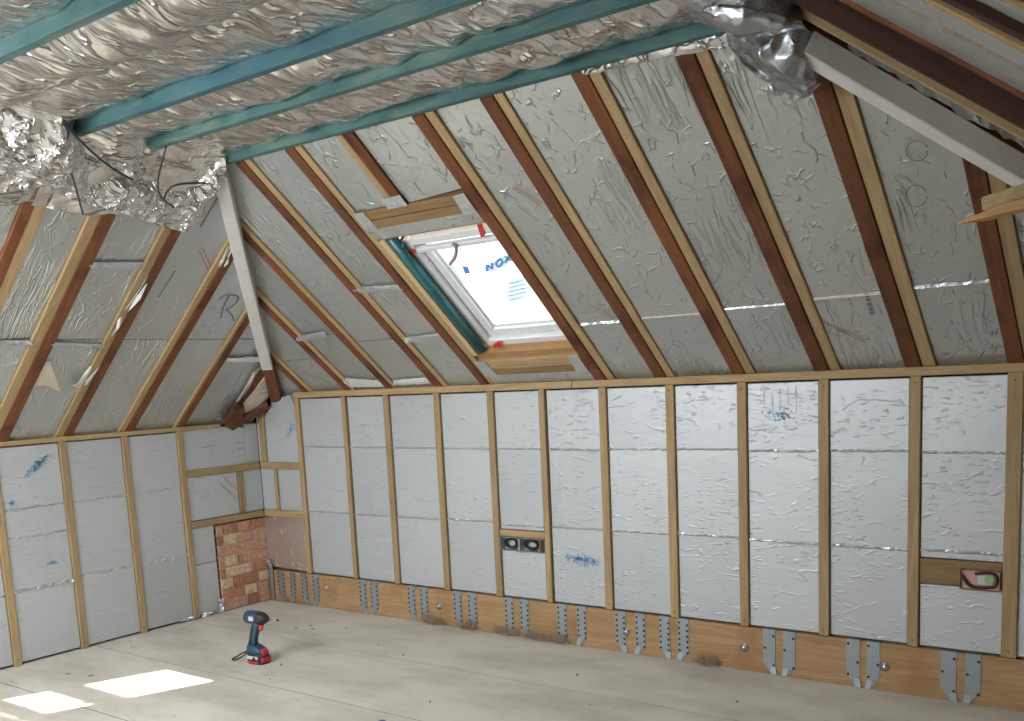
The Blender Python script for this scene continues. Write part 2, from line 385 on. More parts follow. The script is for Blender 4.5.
# ================================================================== FLOOR
fl = box('floor', FL, -0.15, 6.3, -5.0, 0.12, 0.0025, 0.08, 'dark', None, 0)
tag(fl, 'grey beige chipboard floor of large dusty panels with thin seams', 'floor', kind='structure')
ys = [-5.0, -4.17, -3.475, -2.78, -2.085, -1.385, -0.69, 0.03]
for i in range(len(ys)-1):
    xs = [-0.05] + [x for x in (([1.0, 3.4, 5.8] if i % 2 else [2.25, 4.65])) ] + [6.2]
    if i == 6: xs = [-0.05, 1.75, 4.15, 6.2]
    for x0, x1 in zip(xs[:-1], xs[1:]):
        box('floor_panel', FL, x0+0.0004, x1-0.0004, ys[i]+0.0042, ys[i+1]-0.0042, 0.0, 0.019, 'floor', fl, 0)
rr = random.Random(3)
for i, (x, y) in enumerate(((68, 674), (91, 676), (130, 641), (311, 626), (313, 629), (296, 628), (346, 628), (270, 679), (281, 665), (577, 675), (590, 705), (430, 702), (737, 702), (378, 645), (403, 655))):
    u, s = FL.px(x, y); a = rr.uniform(0, 3.14); l = rr.uniform(0.008, 0.02)
    o_ = poly('sawdust_chip', FL, [(u+l*math.cos(a), s+l*math.sin(a)), (u+0.3*l*math.cos(a+1.7), s+0.3*l*math.sin(a+1.7)), (u-l*math.cos(a+.2), s-l*math.sin(a+.2)), (u+0.35*l*math.cos(a-1.4), s+0.35*l*math.sin(a-1.4))], -0.004, 0.0, 'trim_x', None)
    tag(o_, 'tiny brown wood chip lying on the chipboard floor', 'chip', 'wood chips scattered on the floor')

# ================================================================== BACK KNEE WALL
XR = XC+1.12/0.75
wb = box('wall_back', WB, -0.12, XR+0.1, -0.06, 1.60, 0.085, 0.13, 'backing', None, 0)
tag(wb, 'long low back wall of foil insulation boards between pale timber studs', 'wall', kind='structure')
STB = [0.436, 0.895, 1.282, 1.708, 2.123, 2.492, 2.891, 3.296, 3.69, 4.097, 4.506, 4.905, 5.31, 5.71]
ZB0, ZB1 = 0.232, 1.458
hw = 0.0235
studs_b = []
for x in STB:
    w = hw if x > 0.5 else 0.021
    if abs(x-0.895) < .01 or abs(x-2.492) < .01: w = 0.018
    if x > 4.85 and x < 5: w = 0.031
    s_ = box('stud', WB, x-w, x+w, ZB0, ZB1, -0.0, 0.08, 'pale_z', wb); studs_b.append(s_)
    for z in (ZB0+0.03, ZB1-0.03):
        me = mesh('screw', [WB.p(x+0.004*math.cos(a*1.047), z+0.004*math.sin(a*1.047), -0.0008) for a in range(6)], [tuple(range(6))])
        link('screw', me, 'dark', s_)
box('top_plate', WB, 0.415, 2.70, ZB1, 1.497, -0.004, 0.08, 'pale_x', wb)
box('top_plate', WB, 2.703, XR, ZB1, 1.497, -0.004, 0.08, 'pale_x', wb)
rp = random.Random(11)
def panel(P, u0, u1, z0, z1, parent, mat='foil_wall', rec=0.012):
    r = rec + rp.uniform(0, 0.004)
    return box('insulation_panel', P, u0, u1, z0, z1, r, r+0.06, mat, parent, 0.003)
pan_b = {}
for i in range(len(STB)-1):
    u0, u1 = STB[i]+0.027, STB[i+1]-0.027
    j1 = 1.124+rp.uniform(-.004, .004); j2 = 0.678+rp.uniform(-.006, .006)
    segs = [(ZB0+0.006, j2-0.0015), (j2+0.0015, j1-0.0015), (j1+0.0015, ZB1-0.008)]
    if i == 4: segs = [(ZB0+0.006, 0.516), (0.645, j2-0.0015), (j2+0.0015, j1-0.0015), (j1+0.0015, ZB1-0.008)]
    if i == 10: segs = [(ZB0+0.006, 0.526), (0.648, j2-0.0015), (j2+0.0015, j1-0.0015), (j1+0.0015, ZB1-0.008)]
    for k, (a, b) in enumerate(segs): pan_b[(i, k)] = panel(WB, u0, u1, a, b, wb)
    # wrinkled foil creases pinched along board joints; brighter foil paints in their highlights
    for j in (j1, j2):
        V, Fc = [], []; n = 26; r2 = random.Random(i*7+int(j*100))
        for k in range(n+1):
            u = u0+(u1-u0)*k/n; d = r2.uniform(-0.004, 0.004); hgt = r2.uniform(0.001, 0.008)
            V += [WB.p(u, j-0.007+d*.5, 0.0125), WB.p(u, j+d, 0.012-hgt), WB.p(u, j+0.006+d*.5, 0.0125)]
        for k in range(n):
            for q in range(2): Fc.append((k*3+q, (k+1)*3+q, (k+1)*3+q+1, k*3+q+1))
        link('foil_crease', mesh('foil_crease', V, Fc), 'foil_tape', wb, False)
panel(WB, STB[-1]+0.027, XR, ZB0+0.006, ZB1-0.008, wb)
# noggin and back board bays
box('noggin', WB, 2.147, 2.473, 0.603, 0.642, 0.004, 0.07, 'pale_x', wb)
box('noggin', WB, 4.531, 4.872, 0.530, 0.644, 0.010, 0.06, 'trim_x', wb)
# corner bay: rails, posts and boards
RB0, RB1, RC0, RC1 = 0.964, 1.013, 0.620, 0.668
box('rail', WB, 0.001, 0.415, RB0, RB1, 0.0, 0.05, 'pale_x', wb)
box('rail', WB, 0.001, 0.415, RC0, RC1, 0.0, 0.05, 'pale_x', wb)
box('stud', WB, 0.012, 0.072, RB1, 1.40, 0.004, 0.05, 'pale_z', wb)
box('stud', WB, 0.134, 0.166, RC1, RB0, 0.004, 0.05, 'pale_z', wb)
poly('insulation_panel', WB, [(0.076, RB1), (0.41, RB1), (0.41, 1.37), (0.37, 1.47), (0.34, 1.478), (0.19, 1.455), (0.135, 1.40), (0.076, 1.33)], 0.016, 0.06, 'foil_wall', wb)
panel(WB, -0.015, 0.130, RC1, RB0, wb); panel(WB, -0.015, 0.010, RB1, 1.40, wb); panel(WB, 0.170, 0.413, RC1, RB0, wb)
poly('insulation_panel', WB, [(-0.02, 0.285), (0.07, 0.25), (0.41, 0.243), (0.425, 0.60), (0.41, 0.618), (-0.02, 0.617)], 0.006, 0.05, 'foil_shiny', wb)
smudge(WB, 0.345, 1.24, 0.16, 0.10, 0.9, 60, 0.0145, wb)
smudge(WB, 2.715, 0.495, 0.22, 0.10, -0.12, 120, 0.010, pan_b[(5, 0)])
smudge(WB, 3.875, 1.292, 0.17, 0.09, 0.0, 38, 0.010, pan_b[(8, 2)])
ls = [[(3.80+0.02*k+rr.uniform(-.01, .01), 1.30+rr.uniform(0, .05)), (3.80+0.02*k, 1.40+rr.uniform(0, .04))] for k in range(9)]
strokes('worn_print', WB, ls[::2], 0.002, 0.010, 'faint_print', pan_b[(8, 2)])

# ledger beam under the wall with its bolts
lb = box('ledger_beam', WB, 0.05, XR, 0.0, 0.228, 0.0, 0.08, 'ledger', None, 0.003)
tag(lb, 'deep orange-brown timber beam along the foot of the back wall', 'beam')
for (x, z) in ((0.597, 0.145), (1.636, 0.12), (3.0, 0.118), (3.689, 0.12), (4.385, 0.118)):
    V, Fc = [], []
    prof = [(0.0, 0.022), (0.003, 0.022), (0.004, 0.013), (0.009, 0.0125), (0.013, 0.008), (0.0145, 0.0)]
    for d, r in prof:
        for k in range(12): V.append(WB.p(x+r*math.cos(k*math.pi/6), z+r*math.sin(k*math.pi/6), -d))
    for j in range(len(prof)-1):
        for k in range(12): Fc.append((j*12+k, j*12+(k+1) % 12, (j+1)*12+(k+1) % 12, (j+1)*12+k))
    link('bolt', mesh('bolt', V, Fc), 'bolt', lb, True)
HANG = [((.093,.165),(.229,.283)), ((.349,.41),(.466,.531)), ((.929,.993),(1.033,1.103)), ((1.373,1.435),(1.482,1.547)), ((1.759,1.826),(1.876,1.946)), ((2.165,2.227),(2.277,2.338)), ((2.542,2.607),(2.678,2.739)), ((2.932,2.995),(3.058,3.119)), ((3.203,3.267),(3.314,3.378)), ((3.79,3.853),(3.893,3.955)), ((4.206,4.270),(4.302,4.362)), ((4.629,4.697),(4.734,4.798))]
HL = ['galvanised joist hanger in the corner beside the brick pier', 'galvanised joist hanger on the beam below the leftmost back stud', 'galvanised joist hanger below the second back stud from the corner', 'galvanised joist hanger just left of the second bolt from the corner', 'galvanised joist hanger with pink wool at its foot, right of a bolt', 'galvanised joist hanger below the bay of the cable box', 'galvanised joist hanger with pink wool at its foot, below the blue smudge', 'galvanised joist hanger with a bolt head against its left strap', 'galvanised joist hanger closely right of another in mid beam', 'galvanised joist hanger just right of a lone bolt in the wide gap', 'galvanised joist hanger with a bolt against its right strap, third stud from right', 'galvanised joist hanger on the beam below the pink and green socket box']
for hi, (a, b) in enumerate(HANG):
    e = empty('joist_hanger', ((a[0]+b[1])/2, -0.001, 0.0)); tag(e, HL[hi], 'joist hanger', 'joist hangers on the ledger beam')
    for k, (x0, x1) in enumerate((a, b)):
        inn = 1 if k == 0 else -1
        w = x1-x0
        if inn > 0: pts = [(x0, 0.231), (x1, 0.231), (x1, 0.012), (x1-0.012, 0.004), (x0+w*0.55, 0.012), (x0, 0.062)]
        else: pts = [(x0, 0.231), (x1, 0.231), (x1, 0.062), (x1-w*0.55, 0.012), (x0+0.012, 0.004), (x0, 0.012)]
        st = poly('strap', WB, pts, -0.0035, -0.001, 'galv', e)
        box('top_fold', WB, x0, x1, 0.2285, 0.2315, -0.0035, 0.03, 'galv', st, 0)
        # bent-out wing where the strap turns into the joist seat
        xa, xb = (x1-w*0.45, x1) if inn > 0 else (x0, x0+w*0.45)
        V = [WB.p(xa, 0.045, -0.003), WB.p(xb, 0.045, -0.003), WB.p(xb+inn*0.008, 0.002, -0.009), WB.p(xa+inn*0.008, 0.002, -0.009)]
        V2 = [v+Vector((0, 0.002, 0)) for v in V]
        prism_pts('seat_flange', V, V2, 'galv', st)
        V, Fc = [], []
        rows = 6 if hi < 9 else 3
        for r in range(rows):
            for c in (0.14, 0.86):
                if hi >= 9 and (r+int(c*2)+hi) % 2: continue
                z = 0.21-r*(0.15/(rows-1)) - (0.012 if c > .5 else 0); x = x0+w*c; q = len(V)
                V += [WB.p(x+0.0072*math.cos(t*1.047), z+0.0072*math.sin(t*1.047), -0.0042) for t in range(6)]; Fc.append(tuple(range(q, q+6)))
        h_ = link('nail_holes', mesh('nail_holes', V, Fc), 'black', st); h_['kind'] = 'stuff'
pl_ = box('steel_plate', WB, 0.008, 0.048, 0.004, 0.26, -0.006, -0.003, 'galv', None, 0); tag(pl_, 'narrow blue-grey steel plate upright in the corner against the bricks', 'plate')

# ================================================================== LEFT KNEE WALL
wa = box('wall_left', WA, -4.9, 0.1, -0.06, 1.42, 0.085, 0.13, 'backing', None, 0)
tag(wa, 'left knee wall of foil insulation boards between pale timber studs', 'wall', kind='structure')
STA = [-0.637, -1.037, -1.448, -1.865, -2.27, -2.67, -3.07, -3.47, -3.87, -4.27, -4.67]
ZA1 = 1.279
for y in STA:
    s_ = box('stud', WA, y-0.021, y+0.021, 0.0, ZA1, 0, 0.08, 'pale_z', wa)
    for z in (0.04,):
        link('screw', mesh('screw', [WA.p(y+0.004*math.cos(a*1.047), z+0.004*math.sin(a*1.047), -0.0008) for a in range(6)], [tuple(range(6))]), 'dark', s_)
box('top_plate', WA, -4.8, -0.31, ZA1, 1.307, -0.003, 0.08, 'pale_y', wa)
pan_a = {}
for i in range(len(STA)-1):
    u1, u0 = STA[i]-0.024, STA[i+1]+0.024
    js = [0.447+rp.uniform(-.008, .008), 0.905]
    if i >= 2: js = [0.435, 0.745, 0.91]
    zs = [0.012]+js+[ZA1-0.006]
    for k in range(len(zs)-1): pan_a[(i, k)] = panel(WA, u0, u1, zs[k]+0.0015, zs[k+1]-0.0015, wa)
    for j in js:
        V, Fc = [], []; n = 24; r2 = random.Random(i*13+int(j*100)); big = 1.6 if j < 0.5 else 1.0
        for k in range(n+1):
            u = u0+(u1-u0)*k/n; d = r2.uniform(-0.009, 0.009); hgt = max(0.0, r2.uniform(-0.003, 0.009))*big
            V += [WA.p(u, j-0.008*big+d*.5, 0.0125), WA.p(u, j+d, 0.012-hgt), WA.p(u, j+0.006*big+d*.5, 0.0125)]
        for k in range(n):
            for q in range(2): Fc.append((k*3+q, (k+1)*3+q, (k+1)*3+q+1, k*3+q+1))
        link('foil_crease', mesh('foil_crease', V, Fc), 'foil_tape', wa)  # lighter foil puts the crease highlights into the colour
box('rail', WA, -0.615, -0.001, RB0, RB1, 0.0, 0.05, 'pale_y', wa)
box('rail', WA, -0.615, -0.001, RC0, RC1-0.003, 0.0, 0.05, 'pale_y', wa)
box('stud', WA, -0.195, -0.152, RC1, RB0, 0.004, 0.05, 'pale_z', wa)
panel(WA, -0.612, -0.20, RC1, RB0, wa); panel(WA, -0.148, 0.012, RC1, RB0, wa)
pu = poly('insulation_panel', WA, [(-0.612, RB1), (-0.105, RB1), (-0.105, 1.265), (-0.20, 1.285), (-0.612, 1.275)], 0.014, 0.06, 'foil_wall', wa)
panel(WA, -0.100, 0.012, RB1, 1.29, wa)
panel(WA, -0.612, -0.43, 0.012, 0.362, wa); panel(WA, -0.612, -0.43, 0.365, RC0-0.003, wa)
strokes_px('red_print', WA, [[(222, 474), (239, 492)], [(224, 478), (232, 487)], [(222, 486), (238, 497)], [(219, 482), (237, 500)]], 0.004, 0.0115, 'red_ink', wa)
strokes('pen_mark', WA, [[(-0.47, 1.155), (-0.41, 1.16), (-0.37, 1.165)], [(-0.19, 1.16), (-0.13, 1.17)], [(-0.17, 1.12), (-0.13, 1.125)]], 0.005, 0.012, 'print', wa)
smudge(WA, -1.61, 1.155, 0.20, 0.07, 0.62, 110, 0.010, pan_a[(2, 3)])
smudge(WA, -1.79, 0.955, 0.05, 0.03, 0.3, 14, 0.010, pan_a[(2, 3)])
smudge(WA, -1.59, 0.565, 0.07, 0.03, 0.2, 22, 0.010, pan_a[(2, 1)])
# crumpled foil ends at the stud foot
def crumple(name, P, u0, u1, s0, s1, o0, amp, mat, parent, nu=8, nv=5, seed=1):
    V, Fc = [], []
    for i in range(nu+1):
        for j in range(nv+1):
            q = P.p(u0+(u1-u0)*i/nu, s0+(s1-s0)*j/nv, o0)
            V.append(q - P.n*amp*abs(noise.noise(q*40+Vector((seed*7.1, 0, 0)))*2.2))
    for i in range(nu):
        for j in range(nv): Fc.append((i*(nv+1)+j, (i+1)*(nv+1)+j, (i+1)*(nv+1)+j+1, i*(nv+1)+j+1))
    return link(name, mesh(name, V, Fc), mat, parent)
crumple('foil_edge', WA, -0.60, -0.44, 0.004, 0.03, 0.008, 0.03, 'foil_tape', wa)
crumple('foil_edge', WA, -0.78, -0.66, 0.004, 0.03, 0.008, 0.035, 'foil_tape', wa, seed=3)
crumple('foil_edge', WA, -0.46, -0.415, 0.01, 0.10, 0.004, 0.02, 'foil_tape', wa, seed=5)
crumple('foil_edge', WB, 0.005, 0.05, 0.255, 0.30, -0.002, 0.03, 'foil_tape', wb, seed=6)

# ================================================================== BRICK PIER
bp = box('brick_pier', WA, -0.42, 0.005, 0.0, 0.608, 0.010, 0.08, 'mortar', None, 0)
tag(bp, 'low red brick pier in the corner under the timber rail', 'brickwork')
rb = random.Random(5)
rows = 8; ch = 0.612/rows
for r in range(rows):
    z0 = r*ch+0.006; z1 = (r+1)*ch-0.004
    pats = [[.215, .10, .09], [.05, .14, .10, .11], [.10, .215, .09], [.05, .215, .14], [.05, .10, .05, .205], [.05, .215, .14], [.05, .11, .13, .11], [.05, .055, .055, .10, .13]][r]
    y = -0.42
    tot = sum(pats); sc = (0.417-0.010*(len(pats)-1))/tot
    for k, w in enumerate(pats):
        w *= sc; d = rb.uniform(-0.004, 0.005)
        c = rb.choice([0, 0, 1, 2, 2, 4, 5])
        if (r, k) in ((6, 1), (4, 1), (3, 1), (2, 0), (2, 2), (1, 2)): c = 3
        bme = [WA.p(u, s, o) for u in (y, y+w) for s in (z0+rb.uniform(-.002, .002), z1+rb.uniform(-.002, .002)) for o in (d, 0.06)]
        me = mesh('brick', bme, BOXF); bevel(me, 0.004); link('brick', me, BRICKS[c], bp)
        y += w+0.010

# ================================================================== ROOF SLOPES
S_FLAT_B = (FLAT-1.5)/SN; S_FLAT_A = (FLAT-1.31)/SN; S_FLAT_C = 1.12/0.6
def topB(x): return min(S_FLAT_B, (x*T-0.19)/SN, (1.12-(x-XC)*0.75)/SN)
def topA(y): return min(S_FLAT_A, (0.19-y*T)/SN)
def strip(top, u0, u1, s0, cap=1e9):
    """outline of a strip from s0 up to the roof edge, following hips"""
    n = 12; us = [u0+(u1-u0)*i/n for i in range(n+1)]
    tp = [(u, min(top(u), cap)) for u in us]
    tp = [q for q in tp if q[1] > s0+0.004]
    if len(tp) < 2: return None
    out = [tp[0]]
    for i in range(1, len(tp)-1):
        a, b, c = out[-1], tp[i], tp[i+1]
        if abs((b[1]-a[1])*(c[0]-b[0])-(c[1]-b[1])*(b[0]-a[0])) > 1e-7: out.append(b)
    out.append(tp[-1])
    return [(out[0][0], s0)] + out + [(out[-1][0], s0)] if True else None
def member(name, P, top, u0, u1, s0, o0, o1, mat, parent, cap=1e9):
    a, b = min(top(u0), cap), min(top(u1), cap)
    return poly(name, P, [(u0, s0), (u0, a), (u1, b), (u1, s0)], o0, o1, mat, parent, 0.003)

def slab_with_hole(name, P, outline_boxes, o0, o1, mat):
    V, Fc = [], []
    for (u0, u1, s0, s1) in outline_boxes:
        k = len(V); V += [P.p(u, s, o) for u in (u0, u1) for s in (s0, s1) for o in (o0, o1)]
        Fc += [tuple(k+i for i in f) for f in BOXF]
    return link(name, mesh(name, V, Fc), mat)
# --- back slope, with the opening for the roof window
HU0, HU1, HS0, HS1 = 2.22, 2.90, 0.245, 1.085
cb = slab_with_hole('ceiling_back', PB, [(-0.1, HU0, -0.25, S_FLAT_B+0.1), (HU1, XR+0.1, -0.25, S_FLAT_B+0.1), (HU0, HU1, -0.25, HS0), (HU0, HU1, HS1, S_FLAT_B+0.1)], 0.135, 0.16, 'backing')
tag(cb, 'back roof slope of foil boards between brown rafters, holding the roof window', 'ceiling', kind='structure')
RAFB = [(0.51, 0.05, 0.04, 0), (0.915, 0.055, 0.04, 0), (1.292, 0.055, 0.04, 0), (1.700, 0.06, 0.045, 0), (2.060, 0.062, 0.045, 0), (2.852, 0.066, 0.05, 0), (3.212, 0.066, 0.046, 0), (3.642, 0.066, 0.05, 0), (4.052, 0.07, 0.05, 0), (4.462, 0.068, 0.058, 0), (4.872, 0.064, 0.056, 0), (5.28, 0.064, 0.056, 0)]
SB0 = -0.03
for (x, wb_, wp, _) in RAFB:
    member('rafter', PB, topB, x, x+wb_, SB0, 0.0, 0.12, 'brown_b', cb)
    if topB(x+wb_+wp) > 0.05:
        member('rafter_batten', PB, topB, x+wb_+0.002, x+wb_+wp, SB0, 0.004+0.003*random.random(), 0.12, 'pale_b', cb)
member('rafter_batten', PB, topB, 2.400, 2.440, 1.39, 0.004, 0.12, 'pale_b', cb)
member('rafter', PB, topB, 2.442, 2.505, 1.385, 0.0, 0.12, 'brown_b', cb)
bays = []
edges = [0.0] + [v for (x, a, b, _) in RAFB for v in (x, x+a+b)] + [XR]
REC = 0.016
pb = {}
for i in range(0, len(edges), 2):
    u0, u1 = edges[i]+0.003, edges[i+1]-0.003
    if u1 <= u0: continue
    if abs(edges[i+1]-2.852) < .01: continue        # the window bay
    js = {2.965: 0.43}.get(round(edges[i], 3), None)
    x = (u0+u1)/2
    j = 0.41+0.035*(x-2.9) if x > 2.9 else (0.845 if 1.7 < x < 2.1 else 0.51 if 0.9 < x < 1.3 else 0.43 if 1.3 < x < 1.7 else 0.3)
    r = REC+rp.uniform(-.003, .004)
    lo = strip(topB, u0, u1, -0.07, j-0.002); hi = strip(topB, u0, u1, j+0.002)
    for k, q in enumerate((lo, hi)):
        if q: pb[(i//2, k)] = poly('insulation_board', PB, q, r+0.002*k, r+0.08, 'foil_roof', cb)
    if x > 2.9 and x < 5.0:      # open joint with foam squeezed into it
        V, Fc = [], []; n = 14; r2 = random.Random(i)
        for k in range(n+1):
            u = u0+(u1-u0)*k/n; w = r2.uniform(0.003, 0.012)
            V += [PB.p(u, j-w, REC+0.004), PB.p(u, j, REC-0.006), PB.p(u, j+w, REC+0.004)]
        for k in range(n):
            for q in range(2): Fc.append((k*3+q, (k+1)*3+q, (k+1)*3+q+1, k*3+q+1))
        link('foam_joint', mesh('foam_joint', V, Fc), 'foam' if (i//2) % 2 else 'foil_tape', cb)
# boards round the window bay
poly('insulation_board', PB, [(2.170, 1.34), (2.170, S_FLAT_B), (2.397, S_FLAT_B), (2.397, 1.34)], REC, 0.09, 'foil_roof', cb)
poly('insulation_board', PB, [(2.508, 1.34), (2.508, S_FLAT_B), (2.849, S_FLAT_B), (2.849, 1.36), (2.62, 1.345)], REC-0.004, 0.09, 'foil_roof', cb)
poly('insulation_board', PB, [(2.165, 1.165), (2.165, 1.235), (2.849, 1.235), (2.849, 1.165)], 0.002, 0.06, 'foil_roof', cb)
poly('insulation_board', PB, [(2.165, -0.06), (2.165, 0.073), (2.849, 0.073), (2.849, -0.06)], 0.004, 0.06, 'foil_roof', cb)
box('trimmer', PB, 2.165, 2.850, 1.234, 1.282, -0.004, 0.10, 'trim_x', cb)
box('trimmer', PB, 2.165, 2.850, 1.287, 1.336, 0.001, 0.10, 'trim_x', cb)
box('trimmer', PB, 2.165, 2.850, 1.148, 1.163, 0.012, 0.12, 'sill', cb)
box('trimmer', PB, 2.165, 2.850, 0.075, 0.131, 0.0, 0.10, 'trim_x', cb)
box('trimmer', PB, 2.165, 2.850, 0.132, 0.200, 0.0, 0.10, 'pale_x', cb)
box('trimmer', PB, 2.165, 2.850, 0.201, 0.243, 0.025, 0.13, 'sill', cb)
box('window_liner', PB, 2.167, 2.205, 0.245, 1.147, 0.004, 0.13, 'liner_b', cb)
for q in ([(2.155, 1.225), (2.235, 1.225), (2.225, 1.345), (2.155, 1.345)], [(2.775, 1.225), (2.853, 1.225), (2.853, 1.345), (2.785, 1.34)], [(2.385, 1.335), (2.51, 1.335), (2.51, 1.40), (2.385, 1.40)],
          [(2.155, 0.07), (2.245, 0.07), (2.225, 0.20), (2.155, 0.21)], [(2.775, 0.07), (2.853, 0.07), (2.853, 0.205), (2.785, 0.205)]):
    poly('foil_tape', PB, q, -0.005, -0.003, 'foil_tape', cb)
def tape(P, pts, parent, o=0.008, seed=1, amp=0.016, mat='foil_tape', n=10, m=3):
    """crumpled tape: pts = four pixel corners on the plane"""
    c = [P.px(x, y, o) for x, y in pts]
    V, Fc = [], []
    for i in range(n+1):
        for j in range(m+1):
            a, b = i/n, j/m
            u = (c[0][0]*(1-a)+c[1][0]*a)*(1-b)+(c[3][0]*(1-a)+c[2][0]*a)*b
            s = (c[0][1]*(1-a)+c[1][1]*a)*(1-b)+(c[3][1]*(1-a)+c[2][1]*a)*b
            q = P.p(u, s, o); edge = 1.0 if 0 < j < m else 0.2
            V.append(q-P.n*amp*edge*abs(noise.noise(q*35+Vector((seed*3.3, 1, 2))))*2)
    for i in range(n):
        for j in range(m): Fc.append((i*(m+1)+j, (i+1)*(m+1)+j, (i+1)*(m+1)+j+1, i*(m+1)+j+1))
    return link('foil_tape', mesh('foil_tape', V, Fc), mat, parent, True)
tape(PB, [(353, 287), (402, 284), (404, 292), (355, 294)], cb, seed=1)
tape(PB, [(296, 336), (325, 331), (327, 337), (298, 342)], cb, seed=2)
tape(PB, [(405, 337), (440, 333), (442, 339), (408, 343)], cb, seed=3)
tape(PB, [(343, 378), (382, 380), (384, 387), (345, 387)], cb, seed=4, mat='foil_bright')
tape(PB, [(393, 380), (425, 377), (432, 383), (394, 385)], cb, seed=5, amp=0.02, mat='foil_bright')
# ink on the boards: red print, worn lettering, two pencil circles
strokes_px('red_print', PB, [[(512, 188), (541, 206)], [(514, 186), (543, 203)], [(588, 307), (614, 320)], [(590, 305), (616, 318)], [(815, 318), (868, 340)], [(818, 320), (866, 343)], [(836, 329), (850, 336)]], 0.004, REC-0.002, 'red_ink', cb)
strokes_px('worn_lettering', PB, [[(866+1.3*k, 294+4.5*k), (867.5+1.3*k, 297+4.5*k)] for k in range(5)], 0.018, REC-0.002, 'print', cb)
def circ(cx, cy, rx, ry): return [(cx+rx*math.cos(a*0.37), cy+ry*math.sin(a*0.37)) for a in range(17)]
strokes_px('pencil_circle', PB, [circ(917, 151, 11, 10), circ(916, 196, 11, 11)], 0.004, REC-0.002, 'print', cb)
# --- left hip slope
ca = slab_with_hole('ceiling_left', PA, [(-4.9, 0.1, -0.2, S_FLAT_A+0.1)], 0.135, 0.16, 'backing')
tag(ca, 'left hip roof slope of foil boards between brown and pale rafters', 'ceiling', kind='structure')
RAFA = [(-0.250, None, -0.250, -0.185), (-0.675, -0.650, -0.650, -0.595), (-1.075, -1.030, -1.030, -0.970), (-1.490, -1.440, -1.440, -1.380), (-1.900, -1.840, -1.840, -1.770), (-2.170, -2.112, -2.222, -2.170)]
RAFA += [(y, y+0.05, y+0.05, y+0.11) for y in (-2.68, -3.08, -3.48, -3.88, -4.28, -4.68)]
SA0 = -0.03
ivs = []
for (p0, p1, b0, b1) in RAFA:
    member('rafter', PA, topA, b0, b1, SA0, 0.0, 0.12, 'brown_a', ca)
    if p1 is not None: member('rafter_batten', PA, topA, p0+0.001, p1-0.001, SA0, 0.002, 0.12, 'pale_a', ca)
    ivs.append((min(p0, b0), max(b1, p1 if p1 is not None else b1)))
ivs.sort()
eds = [-4.85] + [v for iv in ivs for v in iv] + [0.0]
pa = {}
for i in range(0, len(eds), 2):
    u0, u1 = eds[i]+0.003, eds[i+1]-0.003
    r = REC+rp.uniform(-.003, .004); j = 0.82
    lo = strip(topA, u0, u1, -0.07, j-0.002); hi = strip(topA, u0, u1, j+0.002)
    for k, q in enumerate((lo, hi)):
        if q: pa[(i//2, k)] = poly('insulation_board', PA, q, r+0.002*k, r+0.08, 'foil_roof_left', ca)
tape(PA, [(88, 262), (160, 262), (161, 269), (90, 270)], ca, seed=6, amp=0.012)
tape(PA, [(153, 266), (160, 262), (128, 312), (122, 312)], ca, mat='foil_bright', seed=7, amp=0.03, n=12)
tape(PA, [(118, 318), (124, 314), (112, 340), (106, 340)], ca, mat='foil_bright', seed=8, amp=0.03)
tape(PA, [(0, 340), (34, 340), (34, 346), (0, 345)], ca, seed=9, amp=0.02)
tape(PA, [(50, 342), (105, 344), (106, 348), (52, 346)], ca, seed=10, amp=0.016)
tape(PA, [(229, 242), (234, 246), (222, 268), (217, 266)], ca, mat='foil_bright', seed=11, amp=0.03)
tape(PA, [(224, 358), (262, 356), (262, 362), (226, 362)], ca, mat='foil_bright', seed=12, amp=0.03)
tape(PA, [(252, 374), (262, 364), (240, 398), (228, 414)], ca, mat='foil_bright', seed=13, amp=0.03)
tape(PA, [(90, 366), (104, 362), (84, 388), (70, 386)], ca, mat='foil_bright', seed=14, amp=0.02)
poly_px('torn_paper', PA, [(43, 362), (50, 361), (56, 378), (61, 392), (54, 389), (47, 385), (37, 386), (33, 384)], 0.008, 0.0095, 'paper', ca)
strokes_px('pen_letter', PA, [[(221, 318), (224, 306), (229, 296)], [(219, 300), (226, 295), (234, 295), (239, 297), (237, 303), (230, 308), (226, 309), (232, 315), (234, 321)]], 0.006, REC-0.002, 'pen', ca)
strokes_px('red_print', PA, [[(199, 250), (208, 270)], [(203, 249), (212, 269)], [(200, 249), (203, 248)], [(114, 386), (129, 404)], [(119, 386), (132, 402)]], 0.005, REC-0.002, 'red_ink', ca)
for (x0, y0, x1, y1, n_) in ((158, 297, 175, 270, 14), (200, 227, 218, 196, 16), (118, 358, 135, 338, 9), (82, 428, 96, 402, 9)):
    strokes_px('worn_lettering', PA, [[(x0+(x1-x0)*k/n_, y0+(y1-y0)*k/n_), (x0+(x1-x0)*(k+0.6)/n_+1.0, y0+(y1-y0)*(k+.6)/n_)] for k in range(n_)], 0.012, REC-0.002, 'print', ca)
# --- right hip slope
cc = slab_with_hole('ceiling_right', PC, [(-4.9, 0.1, -0.25, S_FLAT_C+0.15)], 0.12, 0.15, 'backing')
tag(cc, 'dim right hip roof slope with dark rafters seen almost edge on', 'ceiling', kind='structure')
def topC(y): return min(S_FLAT_C, (-y*T)/0.6, (y+4.79)*T/0.6)
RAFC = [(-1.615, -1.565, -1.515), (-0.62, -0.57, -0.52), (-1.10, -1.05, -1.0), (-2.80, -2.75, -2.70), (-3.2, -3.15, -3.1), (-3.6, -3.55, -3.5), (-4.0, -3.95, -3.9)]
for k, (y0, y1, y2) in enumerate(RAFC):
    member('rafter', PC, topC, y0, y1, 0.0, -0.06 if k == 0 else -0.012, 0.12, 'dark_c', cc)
    member('rafter_batten', PC, topC, y1+0.001, y2, 0.0, -0.080 if k == 0 else -0.02, 0.12, 'pale_c', cc)
